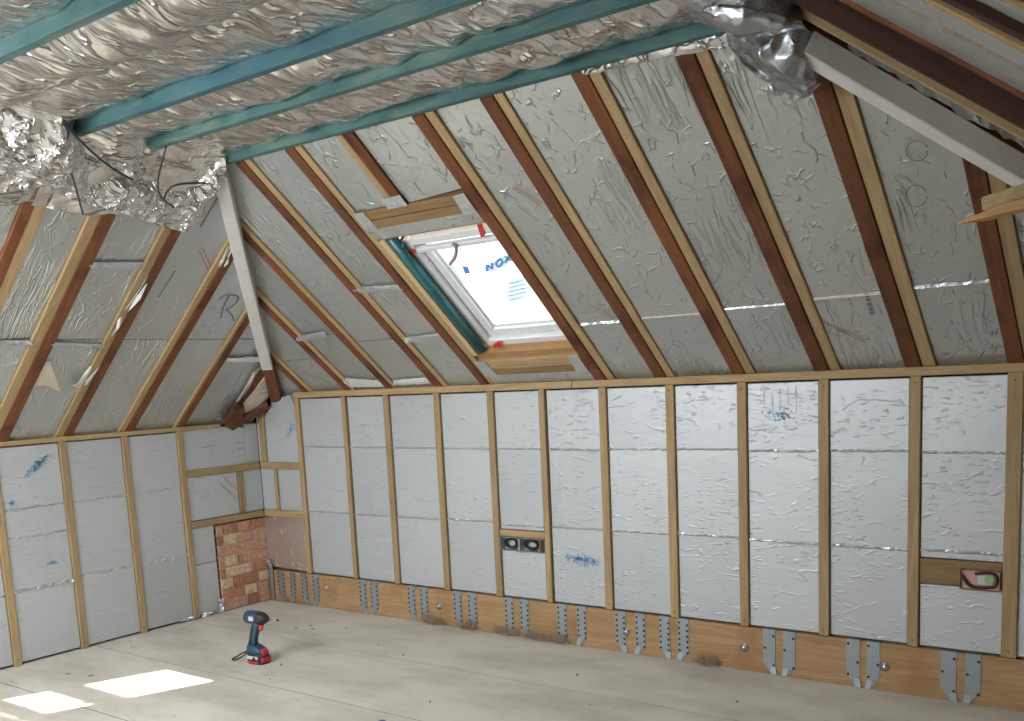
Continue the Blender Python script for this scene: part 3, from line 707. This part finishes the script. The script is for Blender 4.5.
box('old_batten', PC, -1.70, -1.617, 0.1, S_FLAT_C, -0.004, 0.1, 'brown_c', cc)
for (a, b) in ((-4.8, -4.0), (-3.9, -3.6), (-3.5, -3.2), (-3.1, -2.80), (-2.70, -2.235), (-2.225, -1.70), (-1.515, -1.10), (-1.0, -0.62), (-0.52, 0.0)):
    q = strip(topC, a+0.002, b-0.002, 0.0)
    if q: poly('insulation_board', PC, q, 0.004, 0.09, 'foil_roof', cc)
V, Fc = [], []; n = 60; r2 = random.Random(8)
for k in range(n+1):
    s = 0.3+(S_FLAT_C-0.3)*k/n; w = r2.uniform(0.0015, 0.004)
    V += [PC.p(-2.23-w, s, 0.005), PC.p(-2.23, s, -r2.uniform(0.001, 0.004)), PC.p(-2.23+w, s, 0.005)]
for k in range(n):
    for q in range(2): Fc.append((k*3+q, (k+1)*3+q, (k+1)*3+q+1, k*3+q+1))
link('foam_joint', mesh('foam_joint', V, Fc), 'foam_dim', cc)

# --- unseen slope and walls that close the room (two roof windows let the daylight in)
cd = slab_with_hole('ceiling_front', PD, [(-0.1, 0.85, -0.25, 1.86), (2.65, 3.0, -0.25, 1.86), (3.9, XR+0.1, -0.25, 1.86), (0.85, 2.65, -0.25, 0.36), (3.0, 3.9, -0.25, 0.36), (0.85, 2.65, 1.38, 1.86), (3.0, 3.9, 1.38, 1.86)], 0.02, 0.10, 'foil_roof')
tag(cd, 'foil lined roof slope behind the viewer with two roof openings', 'ceiling', kind='structure')
wd = box('wall_front', WD, -0.12, XR+0.1, -0.06, 1.56, 0.02, 0.10, 'foil_wall', None, 0); tag(wd, 'foil lined knee wall behind the viewer', 'wall', kind='structure')
wc = box('wall_right', WC, -4.9, 0.12, -0.06, 1.56, 0.02, 0.10, 'trim_x', None, 0); tag(wc, 'bare timber knee wall at the right end', 'wall', kind='structure')

# ================================================================== HIP BEAMS
def beam_along(name, p0, p1, w, d0, d1, mat, parent=None, bv=0.004):
    """box along p0-p1, width w sideways, from d0 to d1 below the line"""
    p0, p1 = Vector(p0), Vector(p1); d = (p1-p0).normalized()
    side = d.cross(Vector((0, 0, 1))).normalized(); dn = d.cross(side).normalized()
    if dn.z > 0: dn = -dn
    V = [p + side*k*w/2 + dn*q for p in (p0, p1) for k in (-1, 1) for q in (d0, d1)]
    me = mesh(name, V, BOXF)
    if bv: bevel(me, bv)
    return link(name, me, mat, parent)
def hipA(x): z = 1.31+x*T; return Vector((x, -(z-1.5)/T, z))
def hipC(k): return Vector((XC+k/0.75*T, -1.359+k, FLAT-k*T))
hl = beam_along('hip_beam', hipA(0.50), hipA(1.60), 0.068, -0.02, 0.085, 'white_paint'); tag(hl, 'white painted hip beam rising from the left corner', 'beam')
hb = beam_along('hip_rafter', hipA(0.20), hipA(0.56), 0.075, -0.03, 0.05, 'brown_hip', ca)
hr = beam_along('hip_beam', hipC(-0.02), hipC(1.36), 0.074, 0.112, 0.186, 'white_paint'); tag(hr, 'large white painted hip beam slanting down at the upper right', 'beam')
hd = beam_along('hip_rafter', hipC(-0.02), hipC(1.36), 0.04, -0.03, 0.111, 'brown_hip', cc)
V, Fc = [], []; n = 70; r2 = random.Random(14)
for k in range(n+1):
    a = k/n; p = hipC(0.02+1.2*a); sd_ = Vector((0.42, -0.78, -0.45)).normalized()
    w = 0.055*(1-0.8*a)+0.012*noise.noise(Vector((a*9, 2, 0)))
    b_ = p + sd_*0.035 - Vector((0, 0, 0.040)); c_ = b_ - Vector((0, 0, max(0.012, w+0.012+r2.uniform(-.010, .010)))) + sd_*0.012*noise.noise(Vector((a*25, 5, 1)))
    V += [b_, (b_+c_)/2+sd_*r2.uniform(0.0, 0.012), c_]
for k in range(n):
    for q in range(2): Fc.append((k*3+q, (k+1)*3+q, (k+1)*3+q+1, k*3+q+1))
link('torn_foil', mesh('torn_foil', V, Fc), 'foil_roof', cc)
cbd = poly_px('corner_board', PA, [(224, 425), (233, 431), (247, 421), (269, 409), (268, 404), (252, 413), (243, 418), (244, 407), (238, 404)], -0.035, -0.012, 'brown_y', ca); cbd['label'] = 'broken brown board nailed across the corner'
cw = poly_px('corner_wedge', PA, [(244, 405), (265, 378), (268, 396), (246, 419)], -0.012, 0.006, 'paper', ca); cw['label'] = 'pale triangular offcut'
strokes_px('blue_stripe', PA, [[(259, 394), (272, 391)], [(262, 389), (272, 387)]], 0.014, -0.0125, 'blue_ink', cw)

# ================================================================== FLAT CEILING
ce = slab_with_hole('ceiling', CE, [(1.45, XC+0.1, -3.5, -1.28)], 0.17, 0.20, 'backing')
tag(ce, 'flat ceiling strip of sagging silver foil between teal joists', 'ceiling', kind='structure')
JO = [(-1.385, 1.66, 4.60), (-1.805, 1.69, 4.60), (-2.168, 1.70, 4.60), (-2.52, 1.75, 4.60), (-2.84, 1.75, 4.60), (-3.25, 1.5, 4.60)]
for i, (y, x0, x1) in enumerate(JO):
    dz = 0.055 if i == 3 else 0.0
    box('joist', CE, x0, x1, y-0.021, y+0.021, dz, 0.125, 'teal', ce, 0.004)
def quilt(y0, y1, x0, x1, z_edge, sag, seed, nx=160, ny=14, amp=0.018):
    V, Fc = [], []
    for i in range(nx+1):
        x = x0+(x1-x0)*i/nx
        for j in range(ny+1):
            b = j/ny; y = y0+(y1-y0)*b
            q = Vector((x*1.0, y, seed*5.0))
            z = FLAT+z_edge - sag*math.sin(math.pi*b)*(0.8+0.5*noise.noise(Vector((x*1.3, seed*3.0, 0))))
            ridge = abs(noise.noise(Vector((x*5+y*3, y*4-x*1.5, seed*9.1))))
            fine = abs(noise.noise(Vector((x*16+y*9, y*7, seed*2.3))))
            z += amp*(1-2*ridge)*0.9 + amp*0.35*(1-2*fine)
            z -= max(0, 1.74-x)*0.72
            V.append((x, y, z))
    for i in range(nx):
        for j in range(ny): Fc.append((i*(ny+1)+j, (i+1)*(ny+1)+j, (i+1)*(ny+1)+j+1, i*(ny+1)+j+1))
    return link('foil_sheet', mesh('foil_sheet', V, Fc), 'foil_quilt', ce, True)
quilt(-1.781, -1.409, 1.36, 4.60, 0.028, 0.030, 1)
quilt(-2.144, -1.829, 1.36, 4.60, 0.028, 0.030, 2)
quilt(-2.60, -2.192, 1.36, 4.60, 0.040, 0.040, 3, ny=18)
quilt(-2.816, -2.53, 1.36, 4.60, 0.012, 0.055, 4, ny=14, amp=0.022)
quilt(-3.226, -2.864, 1.36, 4.60, 0.035, 0.03, 5)
for k_, yj in enumerate((-1.805, -2.168, -2.52, -2.84)): quilt(yj-0.045, yj+0.045, 1.36, 1.70, 0.03, 0.0, 7+k_, nx=24, ny=5, amp=0.008)
# tucked foil edge against the top of the back slope
V, Fc = [], []; n = 70; r2 = random.Random(4)
for k in range(n+1):
    a = k/n; x = 3.70+0.72*a; w = 0.008+0.05*a**1.3+0.010*noise.noise(Vector((x*14, 0, 3)))
    V += [PB.p(x, S_FLAT_B+0.012, -0.010), PB.p(x, S_FLAT_B-w*0.5, -0.014-0.006*r2.random()), PB.p(x, S_FLAT_B-w, -0.006)]
for k in range(n):
    for q in range(2): Fc.append((k*3+q, (k+1)*3+q, (k+1)*3+q+1, k*3+q+1))
link('foil_edge', mesh('foil_edge', V, Fc), 'foil_flap', ce, True)

# hanging foil flap at the left end: runs off the ceiling and down over the head of the left slope
def drape(name, tops, bots, mat, bulge, amp, nu=90, nv=28, seed=1, freq=7.0, tuck=0.05):
    def lerp(L_, t):
        f = t*(len(L_)-1); i = min(int(f), len(L_)-2); return L_[i].lerp(L_[i+1], f-i)
    V, Fc = [], []
    for i in range(nu+1):
        a = i/nu; p0, p1 = lerp(tops, a), lerp(bots, a)
        for j in range(nv+1):
            b = j/nv; q = p0.lerp(p1, b)
            q = q + bulge*math.sin(math.pi*min(1, b*1.05))
            w = min(1, b*5)*1.0
            s_ = Vector((seed*3.7, 0, 0))
            r1 = abs(noise.noise(q*freq+s_)); r2_ = abs(noise.noise(q*freq*2.3+s_*2)); r3 = noise.noise(q*freq*5+s_)
            nrm = bulge.normalized()
            q = q + nrm*amp*w*((1-2.6*r1)+0.5*(1-2*r2_)+0.22*r3) + Vector((0.0, 0.3*amp*w*noise.noise(q*freq*1.4), 0))
            V.append(q)
    for i in range(nu):
        for j in range(nv): Fc.append((i*(nv+1)+j, (i+1)*(nv+1)+j, (i+1)*(nv+1)+j+1, i*(nv+1)+j+1))
    return link(name, mesh(name, V, Fc), mat, None, mat == 'foil_dark')
def A3(x, y, o): u, s = PA.px(x, y, o); return PA.p(u, s, o)
def C3(x, y, dz=0.0): 
    P2 = Plane((0,0,FLAT+dz), (1,0,0), (0,1,0)); P2.n = Vector((0,0,1)); u, s = P2.px(x, y); return Vector((u, s, FLAT+dz))
tops = [Vector((1.80, -3.3, FLAT+0.03)), Vector((1.80, -2.9, FLAT+0.03)), C3(0, 108, .03), C3(62, 110, .03), C3(80, 133, .03), C3(118, 140, .03), C3(150, 150, .03), C3(190, 155, .03), C3(224, 158, .01)]
bots = [Vector((1.30, -3.3, 2.36)), Vector((1.30, -2.9, 2.36)), A3(-5, 184, -.05), A3(45, 188, -.05), A3(85, 201, -.05), A3(130, 213, -.06), A3(165, 228, -.06), A3(188, 231, -.05), A3(219, 185, -.02)]
flp = drape('foil_flap', tops, bots, 'foil_flap', Vector((0.035, 0, -0.035)), 0.022, nu=150, nv=34)
tag(flp, 'crumpled silver foil flap drooping over the left roof slope', 'foil sheet')
# black wires poking out of it
def cable(pts, r, label):
    P3 = [A3(x, y, -o) for x, y, o in pts]
    tag(tube('cable', P3, r, 'cable', None, 6), label, 'cable', 'cables hanging from the left foil')
cable([(45, 100, .16), (56, 113, .17), (70, 130, .17), (90, 150, .16), (112, 168, .15), (133, 180, .14)], 0.0055, 'longest black cable lying diagonally over the left foil flap')
cable([(70, 106, .10), (74, 116, .15), (68, 135, .17), (67, 155, .16), (75, 185, .15), (83, 214, .12)], 0.005, 'dark cable hanging straight below the edge of the left foil flap')
cable([(168, 138, .10), (164, 155, .15), (158, 180, .15), (161, 197, .15), (174, 207, .13)], 0.005, 'dark cable hooked downward near the right end of the left foil flap')
cable([(164, 200, .12), (168, 190, .15), (180, 184, .15), (206, 183, .13)], 0.005, 'short curled black cable end resting at the right of the foil flap')

# grey foil sheet hanging in folds at the right end of the ceiling
def B3(x, y, o): u, s = PB.px(x, y, o); return PB.p(u, s, o)
topsR = [B3(688, -14, -.10), B3(715, -14, -.14), B3(745, -12, -.17), B3(770, -6, -.17), B3(800, 4, -.16)]
botsR = [B3(694, 20, -.05), B3(712, 27, -.12), B3(742, 32, -.16), B3(770, 34, -.16), B3(806, 30, -.12)]
g1 = drape('foil_roll', topsR, botsR, 'foil_dark', Vector((0.02, -0.05, -0.05)), 0.030, nu=70, nv=30, seed=4, freq=3.6)
tag(g1, 'rolled grey foil folded along the ceiling edge at top right', 'foil sheet')
topsR = [B3(726, 26, -.03), B3(750, 24, -.08), B3(772, 18, -.12), B3(794, 14, -.14), B3(812, 34, -.12), B3(824, 60, -.06)]
botsR = [B3(746, 56, -.01), B3(765, 76, -.02), B3(780, 91, -.03), B3(797, 94, -.05), B3(814, 91, -.04), B3(826, 76, -.03)]
g2 = drape('hanging_foil', topsR, botsR, 'foil_dark', Vector((0.0, -0.05, -0.04)), 0.040, nu=70, nv=40, seed=9, freq=4.6)
tag(g2, 'grey foil sheet hanging in loose folds beside the right white beam', 'foil sheet')

# ================================================================== ROOF WINDOW
w1 = empty('window_1', PB.p(2.55, 0.26, 0.1)); tag(w1, 'white framed roof window glowing with daylight in the back slope', 'window', kind='structure')
def ring(name, u0, u1, s0, s1, b, o0, o1, mat):
    box(name, PB, u0, u0+b, s0, s1, o0, o1, mat, w1, 0.004); box(name, PB, u1-b, u1, s0, s1, o0, o1, mat, w1, 0.004)
    box(name, PB, u0+b+.0005, u1-b-.0005, s0, s0+b, o0, o1, mat, w1, 0.004); box(name, PB, u0+b+.0005, u1-b-.0005, s1-b, s1, o0, o1, mat, w1, 0.004)
ring('frame_bar', 2.232, 2.892, 0.252, 1.075, 0.042, 0.068, 0.19, 'frame_white')
ring('sash_bar', 2.278, 2.846, 0.298, 1.052, 0.048, 0.10, 0.165, 'frame_white')
ring('glazing_bead', 2.327, 2.797, 0.347, 1.040, 0.014, 0.12, 0.15, 'frame_white')
box('vent_bar', PB, 2.240, 2.884, 0.978, 1.008, 0.068, 0.10, 'frame_white', w1, 0.006)
box('pane', PB, 2.33, 2.795, 0.35, 1.04, 0.136, 0.142, 'glass', w1, 0)
pn = box('inner_seal', PB, 2.341, 2.783, 0.361, 0.366, 0.133, 0.136, 'sticker_pale', w1, 0)
poly_px('red_tape', PB, [(477, 225), (482, 224), (485, 236), (481, 238)], 0.062, 0.066, 'red_tape', w1)
poly_px('red_tape', PB, [(408, 251), (413, 250), (415, 253), (412, 255), (408, 254)], 0.055, 0.063, 'red_tape', w1)
poly_px('red_tape', PB, [(493, 345), (498, 342), (502, 343), (500, 347), (494, 348)], 0.055, 0.066, 'red_tape', w1)
tube('pull_strap', [B3(x, y, o) for x, y, o in ((453, 244, .064), (456, 247, .055), (456, 254, .055), (454, 259, .055), (450, 264, .06))], 0.010, 'strap_mauve', w1, 6)
GO = 0.134
poly_px('sticker', PB, [(462, 266), (468, 267), (470, 273), (465, 274)], GO, GO+0.0008, 'sticker_blue', w1)
poly_px('sticker', PB, [(456, 258), (459, 261), (461, 264), (458, 262)], GO, GO+0.0008, 'yellow', w1)
band = poly_px('brand_sticker', PB, [(483, 266), (494, 262), (503, 254), (510, 250), (512, 261), (503, 267), (494, 271), (486, 272)], GO, GO+0.0008, 'sticker_pale', w1)
strokes_px('sticker_lettering', PB, [[(487, 271), (487.5, 265), (492, 269), (492.5, 262.5)], [(496, 265), (497, 261), (501, 259), (503, 261.5), (501, 265), (498, 267), (496, 265)], [(505, 263), (510.5, 254)], [(504.5, 256.5), (511, 260.5)]], 0.014, GO-0.0006, 'sticker_blue', band)
poly_px('notice_sticker', PB, [(506, 285), (512, 279), (524, 276), (532, 290), (520, 300), (507, 302)], GO, GO+0.0008, 'sticker_pale', w1)
strokes_px('notice_lines', PB, [[(509, 284+4*k), (523+k, 280+4*k)] for k in range(5)], 0.008, GO-0.0006, 'sticker_grey', w1)
sbp = PB.p(2.55, 0.764, 0.1) - SUN_DIR*1.5  # board added out of view to cast the gap in the sun patch
sc_ = bpy.data.objects
Vb = [Vector((x, sbp.y+dy, sbp.z+dz)) for x in (sbp.x-1.2, sbp.x+0.21) for dy, dz in ((-0.05, 0.035), (0.03, -0.085), (-0.02, 0.055), (0.06, -0.065))]
o_ = link('sun_gap_board', mesh('sun_gap_board', Vb, BOXF), 'trim_x')
tag(o_, 'unseen board added outside above the roof window to shade a strip of the sun patch', 'shade board')
tp = tube('teal_pole', [PB.p(2.226, 0.262, 0.033), PB.p(2.226, 1.14, 0.033)], 0.029, 'teal_pole', None, 16, False)
tag(tp, 'glossy dark teal round pole beside the roof window frame', 'pole')

# ================================================================== SOCKET BOXES
sb = empty('cable_box', WB.p(2.30, 0.518, 0.03)); tag(sb, 'galvanised double box full of black cable between two back studs', 'electrical box')
X0, X1, Z0, Z1 = 2.150, 2.472, 0.519, 0.600
box('back_plate', WB, X0, X1, Z0, Z1, 0.045, 0.048, 'label_grey', sb, 0)
for (a, b, c, d) in ((X0, X1, Z0, Z0+0.003), (X0, X1, Z1-0.003, Z1), (X0, X0+0.003, Z0, Z1), (X1-0.035, X1-0.032, Z0, Z1), (2.283, 2.293, Z0, Z1)):
    box('box_side', WB, a, b, c, d, 0.0, 0.045, 'galv' if a != X1-0.035 else 'pale_z', sb, 0)
rc = random.Random(2)
for (cx, w) in ((2.215, 0.05), (2.36, 0.055)):
    for k in range(5):
        a0 = rc.uniform(0, 6.28); pts = []
        for q in range(9):
            a = a0+q*0.75; r = 0.75+0.25*rc.random()
            pts.append(WB.p(cx+w*r*math.cos(a), 0.560+0.029*r*math.sin(a), 0.03-0.003*k+rc.uniform(-.004, .004)))
        tube('cable_loop', pts, 0.0055, 'black' if k != 1 else 'cable', sb, 6)
eb = empty('socket_box', WB.p(4.785, 0.523, 0.0)); tag(eb, 'small metal socket box with pink, green and black cable on wooden noggin', 'electrical box')
X0, X1, Z0, Z1 = 4.707, 4.864, 0.524, 0.608
box('back_plate', WB, X0, X1, Z0, Z1, 0.004, 0.0085, 'pink', eb, 0)
for (a, b, c, d) in ((X0-.003, X0, Z0, Z1), (X1, X1+.003, Z0, Z1), (X0, X1, Z0-.003, Z0), (X0, X1, Z1, Z1+.003)): box('box_side', WB, a, b, c, d, -0.008, 0.0085, 'trim_x', eb, 0)
box('plate', WB, 4.775, 4.835, 0.548, 0.585, 0.001, 0.004, 'label_grey', eb, 0)
g_ = [(4.823+0.020*math.cos(a*0.524), 0.570+0.020*math.sin(a*0.524)) for a in range(12)]
poly('green_grommet', WB, g_, -0.003, 0.002, 'green', eb)
tube('cable_loop', [WB.p(x, z, -0.003) for x, z in ((4.766, 0.592), (4.79, 0.598), (4.825, 0.601), (4.848, 0.592), (4.855, 0.57), (4.846, 0.545), (4.82, 0.537), (4.785, 0.534), (4.755, 0.537), (4.73, 0.558), (4.714, 0.585))], 0.006, 'black', eb, 8)
tube('cable_loop', [WB.p(x, z, -0.002) for x, z in ((4.711, 0.575), (4.726, 0.553), (4.748, 0.534), (4.775, 0.531), (4.81, 0.531))], 0.004, 'cable', eb, 6)

# ================================================================== LOOSE TIMBERS, TUFTS
def at(x, y, d): return CAM + (_f + AX*((x-PP[0])/F_PX) - AY*((y-PP[1])/F_PX))*d
a0, a1 = at(985, 205, 2.55), at(1060, 181, 2.40)
t1 = beam_along('timber_offcut', a0+Vector((0, 0, 0.018)), a1+(a1-a0)*1.0+Vector((0, 0, 0.018)), 0.05, 0, 0.036, 'pale_x'); tag(t1, 'pale square timber end jutting in at the right edge', 'timber')
b0, b1 = at(958, 222, 2.50), at(1060, 200, 2.36)
d = (b1-b0); side = Vector((-d.y, d.x, 0)).normalized()*0.03; e1 = b1+d*0.8
V = [b0, b0+d*0.45-side*0.5+Vector((0,0,.018)), e1-side+Vector((0,0,.02)), e1+side+Vector((0,0,.02)), b0+d*0.3+side*0.6+Vector((0,0,.012))]
V2 = [v-Vector((0, 0, 0.006 if i == 0 else 0.022)) for i, v in enumerate(V)]
t2 = prism_pts('splintered_plank', V, V2, 'brown_x', None); t2.data.materials.clear(); t2.data.materials.append(M['sill'])
tag(t2, 'thin splintered plank with a pointed tip below the pale timber end', 'plank')

rw = random.Random(21)
TUF = ((432, 618, 'pink mineral wool tuft right of the second hanger pair group'), (466, 625, ''), (505, 630, ''), (536, 634, ''), (556, 637, ''), (706, 657, ''))
TL = ['tuft of pink mineral wool left of a hanger, nearest the corner', 'tuft of pink mineral wool between the two straps of a hanger', 'dark tuft of pink mineral wool left of the hanger under the cable box', 'tuft of pink mineral wool right of the hanger under the cable box', 'bushy tuft of pink mineral wool at the hanger below the blue smudge', 'thin pink mineral wool tuft alone in the wide beam gap']
for i, (x, y, _) in enumerate(TUF):
    u, s = WB.px(x, y, -0.02); c = WB.p(u, 0.012, -0.022)
    sx = 0.09 if i in (0, 2, 3) else 0.06
    e = empty('wool_tuft', (c.x, c.y, 0.0)); tag(e, TL[i], 'wool tuft', 'mineral wool tufts along the beam')
    bm = bmesh.new(); bmesh.ops.create_icosphere(bm, subdivisions=3, radius=1.0)
    for v in bm.verts:
        k = 1+0.7*noise.noise(v.co*2.5+Vector((i*5.0, 0, 0))); v.co = Vector((v.co.x*sx*k*0.35, v.co.y*0.007*k, max(v.co.z*0.009*k, -0.006)+0.0065))+Vector((c.x, c.y, 0.0))
    me = bpy.data.meshes.new('core'); bm.to_mesh(me); bm.free(); link('core', me, 'wool', e, True)
    V, Fc = [], []
    for k in range(260):
        p = Vector((c.x+rw.gauss(0, sx*0.55), c.y+rw.uniform(-.012, .012), rw.uniform(0.003, 0.03)))
        dr = Vector((rw.gauss(0, 1), rw.gauss(0, .5), abs(rw.gauss(0, 1)))).normalized()
        for q in range(3):
            p2 = p+dr*rw.uniform(0.008, 0.017); w = dr.cross(Vector((0.3, 1, 0.2))).normalized()*0.0012
            n_ = len(V); V += [p-w, p+w, p2+w, p2-w]; Fc.append((n_, n_+1, n_+2, n_+3))
            p = p2; dr = (dr+Vector((rw.gauss(0, .5), rw.gauss(0, .3), rw.gauss(0, .5)))).normalized()
    f_ = link('fibres', mesh('fibres', V, Fc), 'wool', e); f_['kind'] = 'stuff'

# ================================================================== IMPACT DRIVER
du, ds = FL.px(259, 662.5)
IX, IY = du, ds
dr = empty('impact_driver', (IX, IY, 0)); tag(dr, 'blue cordless impact driver with red battery standing on the floor', 'power tool')
YA = math.radians(6)
def Q(x, y, z): return Vector((IX+x*math.cos(YA)-y*math.sin(YA), IY+x*math.sin(YA)+y*math.cos(YA), z))
def lathe_x(name, prof, zc, mat, parent, n=20, xs=1.0):
    V, Fc = [], []
    for x, r in prof:
        for k in range(n): V.append(Q(x+0.026, r*math.cos(2*math.pi*k/n), zc+r*math.sin(2*math.pi*k/n)*xs))
    for j in range(len(prof)-1):
        for k in range(n): Fc.append((j*n+k, j*n+(k+1) % n, (j+1)*n+(k+1) % n, (j+1)*n+k))
    Fc += [tuple(range(n)), tuple(range((len(prof)-1)*n, len(prof)*n))]
    return link(name, mesh(name, V, Fc), mat, parent, True)
def loft(name, secs, mat, parent, bv=0.0, n=16, smooth=True):
    """stack of rounded-rectangle sections (cx, z, half length, half width, power)"""
    V, Fc = [], []
    for cx, z, a, b, tilt in secs:
        for k in range(n):
            t = 2*math.pi*k/n; c, s = math.cos(t), math.sin(t); e = 0.55
            x = a*math.copysign(abs(c)**e, c); y = b*math.copysign(abs(s)**e, s)
            V.append(Q(cx+x, y, z+tilt*x))
    for j in range(len(secs)-1):
        for k in range(n): Fc.append((j*n+k, j*n+(k+1) % n, (j+1)*n+(k+1) % n, (j+1)*n+k))
    Fc += [tuple(range(n)), tuple(range((len(secs)-1)*n, len(secs)*n))]
    return link(name, mesh(name, V, Fc), mat, parent, smooth)
HZ = 0.262
bd = lathe_x('motor_housing', [(-0.086, 0.012), (-0.085, 0.028), (-0.076, 0.036), (-0.05, 0.0385), (0.0, 0.0385), (0.006, 0.036)], HZ, 'blue_tool', dr)
lathe_x('rear_cap', [(-0.0885, 0.022), (-0.0875, 0.031), (-0.080, 0.0365), (-0.071, 0.0378), (-0.071, 0.03)], HZ, 'black', bd)
lathe_x('gear_nose', [(0.004, 0.037), (0.012, 0.0385), (0.035, 0.036), (0.052, 0.028), (0.058, 0.02), (0.066, 0.018), (0.067, 0.01)], HZ, 'black', dr)
lathe_x('bit_collar', [(0.062, 0.012), (0.078, 0.0115), (0.080, 0.006)], HZ-0.001, 'black', dr)
bt = lathe_x('driver_bit', [(0.078, 0.0050), (0.140, 0.0050), (0.142, 0.003)], HZ-0.001, 'steel', dr, 8)
lathe_x('bit_tip', [(0.138, 0.006), (0.152, 0.006), (0.154, 0.002)], HZ-0.001, 'black', bt, 8)
box_l = [Q(x+0.026, -0.0393, z) for x, z in ((-0.038, 0.252), (-0.004, 0.252), (-0.004, 0.276), (-0.038, 0.276))]
prism_pts('name_plate', box_l, [v+Vector((0, 0.006, 0)) for v in box_l], 'label_grey', bd)
loft('grip', [(-0.030, 0.094, 0.030, 0.021, 0), (-0.030, 0.125, 0.024, 0.019, 0.0), (-0.014, 0.165, 0.023, 0.018, 0.05), (0.002, 0.205, 0.026, 0.019, 0.1), (0.012, 0.236, 0.032, 0.022, 0.0)], 'blue_tool', dr)
loft('grip_pad', [(-0.040, 0.110, 0.017, 0.0212, 0), (-0.028, 0.150, 0.016, 0.0205, 0), (-0.010, 0.200, 0.017, 0.0208, 0), (-0.002, 0.225, 0.014, 0.02, 0)], 'black', dr)
loft('trigger', [(0.034, 0.190, 0.009, 0.010, 0), (0.040, 0.205, 0.013, 0.011, 0), (0.042, 0.224, 0.015, 0.011, 0)], 'red_tool', dr)
loft('direction_switch', [(0.016, 0.226, 0.010, 0.0245, 0), (0.016, 0.233, 0.010, 0.0245, 0)], 'red_tool', dr)
loft('base_shoe', [(-0.006, 0.058, 0.062, 0.038, 0), (-0.006, 0.075, 0.062, 0.038, -0.02), (-0.014, 0.092, 0.052, 0.034, -0.06), (-0.022, 0.105, 0.036, 0.026, -0.05)], 'blue_tool', dr)
bat = loft('battery', [(0.0, 0.0, 0.062, 0.038, 0), (0.0, 0.006, 0.066, 0.040, 0), (0.0, 0.050, 0.066, 0.040, 0), (0.0, 0.058, 0.062, 0.037, 0)], 'black', dr)
fr = [Q(0.030, -0.0408, 0.008), Q(0.060, -0.0395, 0.008), Q(0.060, -0.0395, 0.030), Q(0.030, -0.0408, 0.020)]
loft('battery_clip', [(0.058, 0.012, 0.0098, 0.034, 0), (0.058, 0.036, 0.0098, 0.034, 0), (0.054, 0.040, 0.0098, 0.03, 0)], 'red_tool', bat)
loft('battery_button', [(0.056, 0.052, 0.009, 0.026, 0), (0.052, 0.078, 0.009, 0.024, -.2), (0.046, 0.086, 0.007, 0.02, 0)], 'red_tool', bat)
q_ = [Q(-0.052, -0.0412, 0.006), Q(0.035, -0.0412, 0.006), Q(0.035, -0.0412, 0.016), Q(-0.045, -0.0412, 0.016)]
prism_pts('red_stripe', q_, [v+Vector((0, 0.004, 0)) for v in q_], 'red_tool', bat)
q_ = [Q(-0.048, -0.0413, 0.028), Q(0.030, -0.0413, 0.028), Q(0.034, -0.0413, 0.046), Q(-0.048, -0.0413, 0.046)]
prism_pts('battery_label', q_, [v+Vector((0, 0.004, 0)) for v in q_], 'label_grey', bat)
q_ = [Q(-0.010, -0.0420, 0.028), Q(0.022, -0.0420, 0.028), Q(0.004, -0.0420, 0.046)]
prism_pts('label_mark', q_, [v+Vector((0, 0.002, 0)) for v in q_], 'black', bat)
tube('wrist_strap', [Q(-0.060, 0.0, 0.075), Q(-0.085, 0.01, 0.062), Q(-0.12, 0.02, 0.045), Q(-0.16, 0.03, 0.03), Q(-0.185, 0.01, 0.012), Q(-0.19, -0.02, 0.006), Q(-0.16, -0.03, 0.006), Q(-0.13, -0.005, 0.020), Q(-0.105, 0.012, 0.042)], 0.0045, 'black', dr, 6)

# small blue cap lying at the front edge of view
u, s = FL.px(382, 724)
V, Fc = [], []; n = 14
for z, r in ((0, 0.020), (0.012, 0.020), (0.016, 0.016), (0.018, 0.006)):
    for k in range(n): V.append(Vector((u+r*math.cos(2*math.pi*k/n), s+r*math.sin(2*math.pi*k/n), z)))
for j in range(3):
    for k in range(n): Fc.append((j*n+k, j*n+(k+1) % n, (j+1)*n+(k+1) % n, (j+1)*n+k))
Fc += [tuple(range(n)), tuple(range(3*n, 4*n))]
M['blue_cap'] = plain('blue_cap', (0.03, 0.08, 0.28), 0.4)
tag(link('blue_cap', mesh('blue_cap', V, Fc), 'blue_cap', None, True), 'small dark blue cap on the floor at the bottom edge', 'cap')
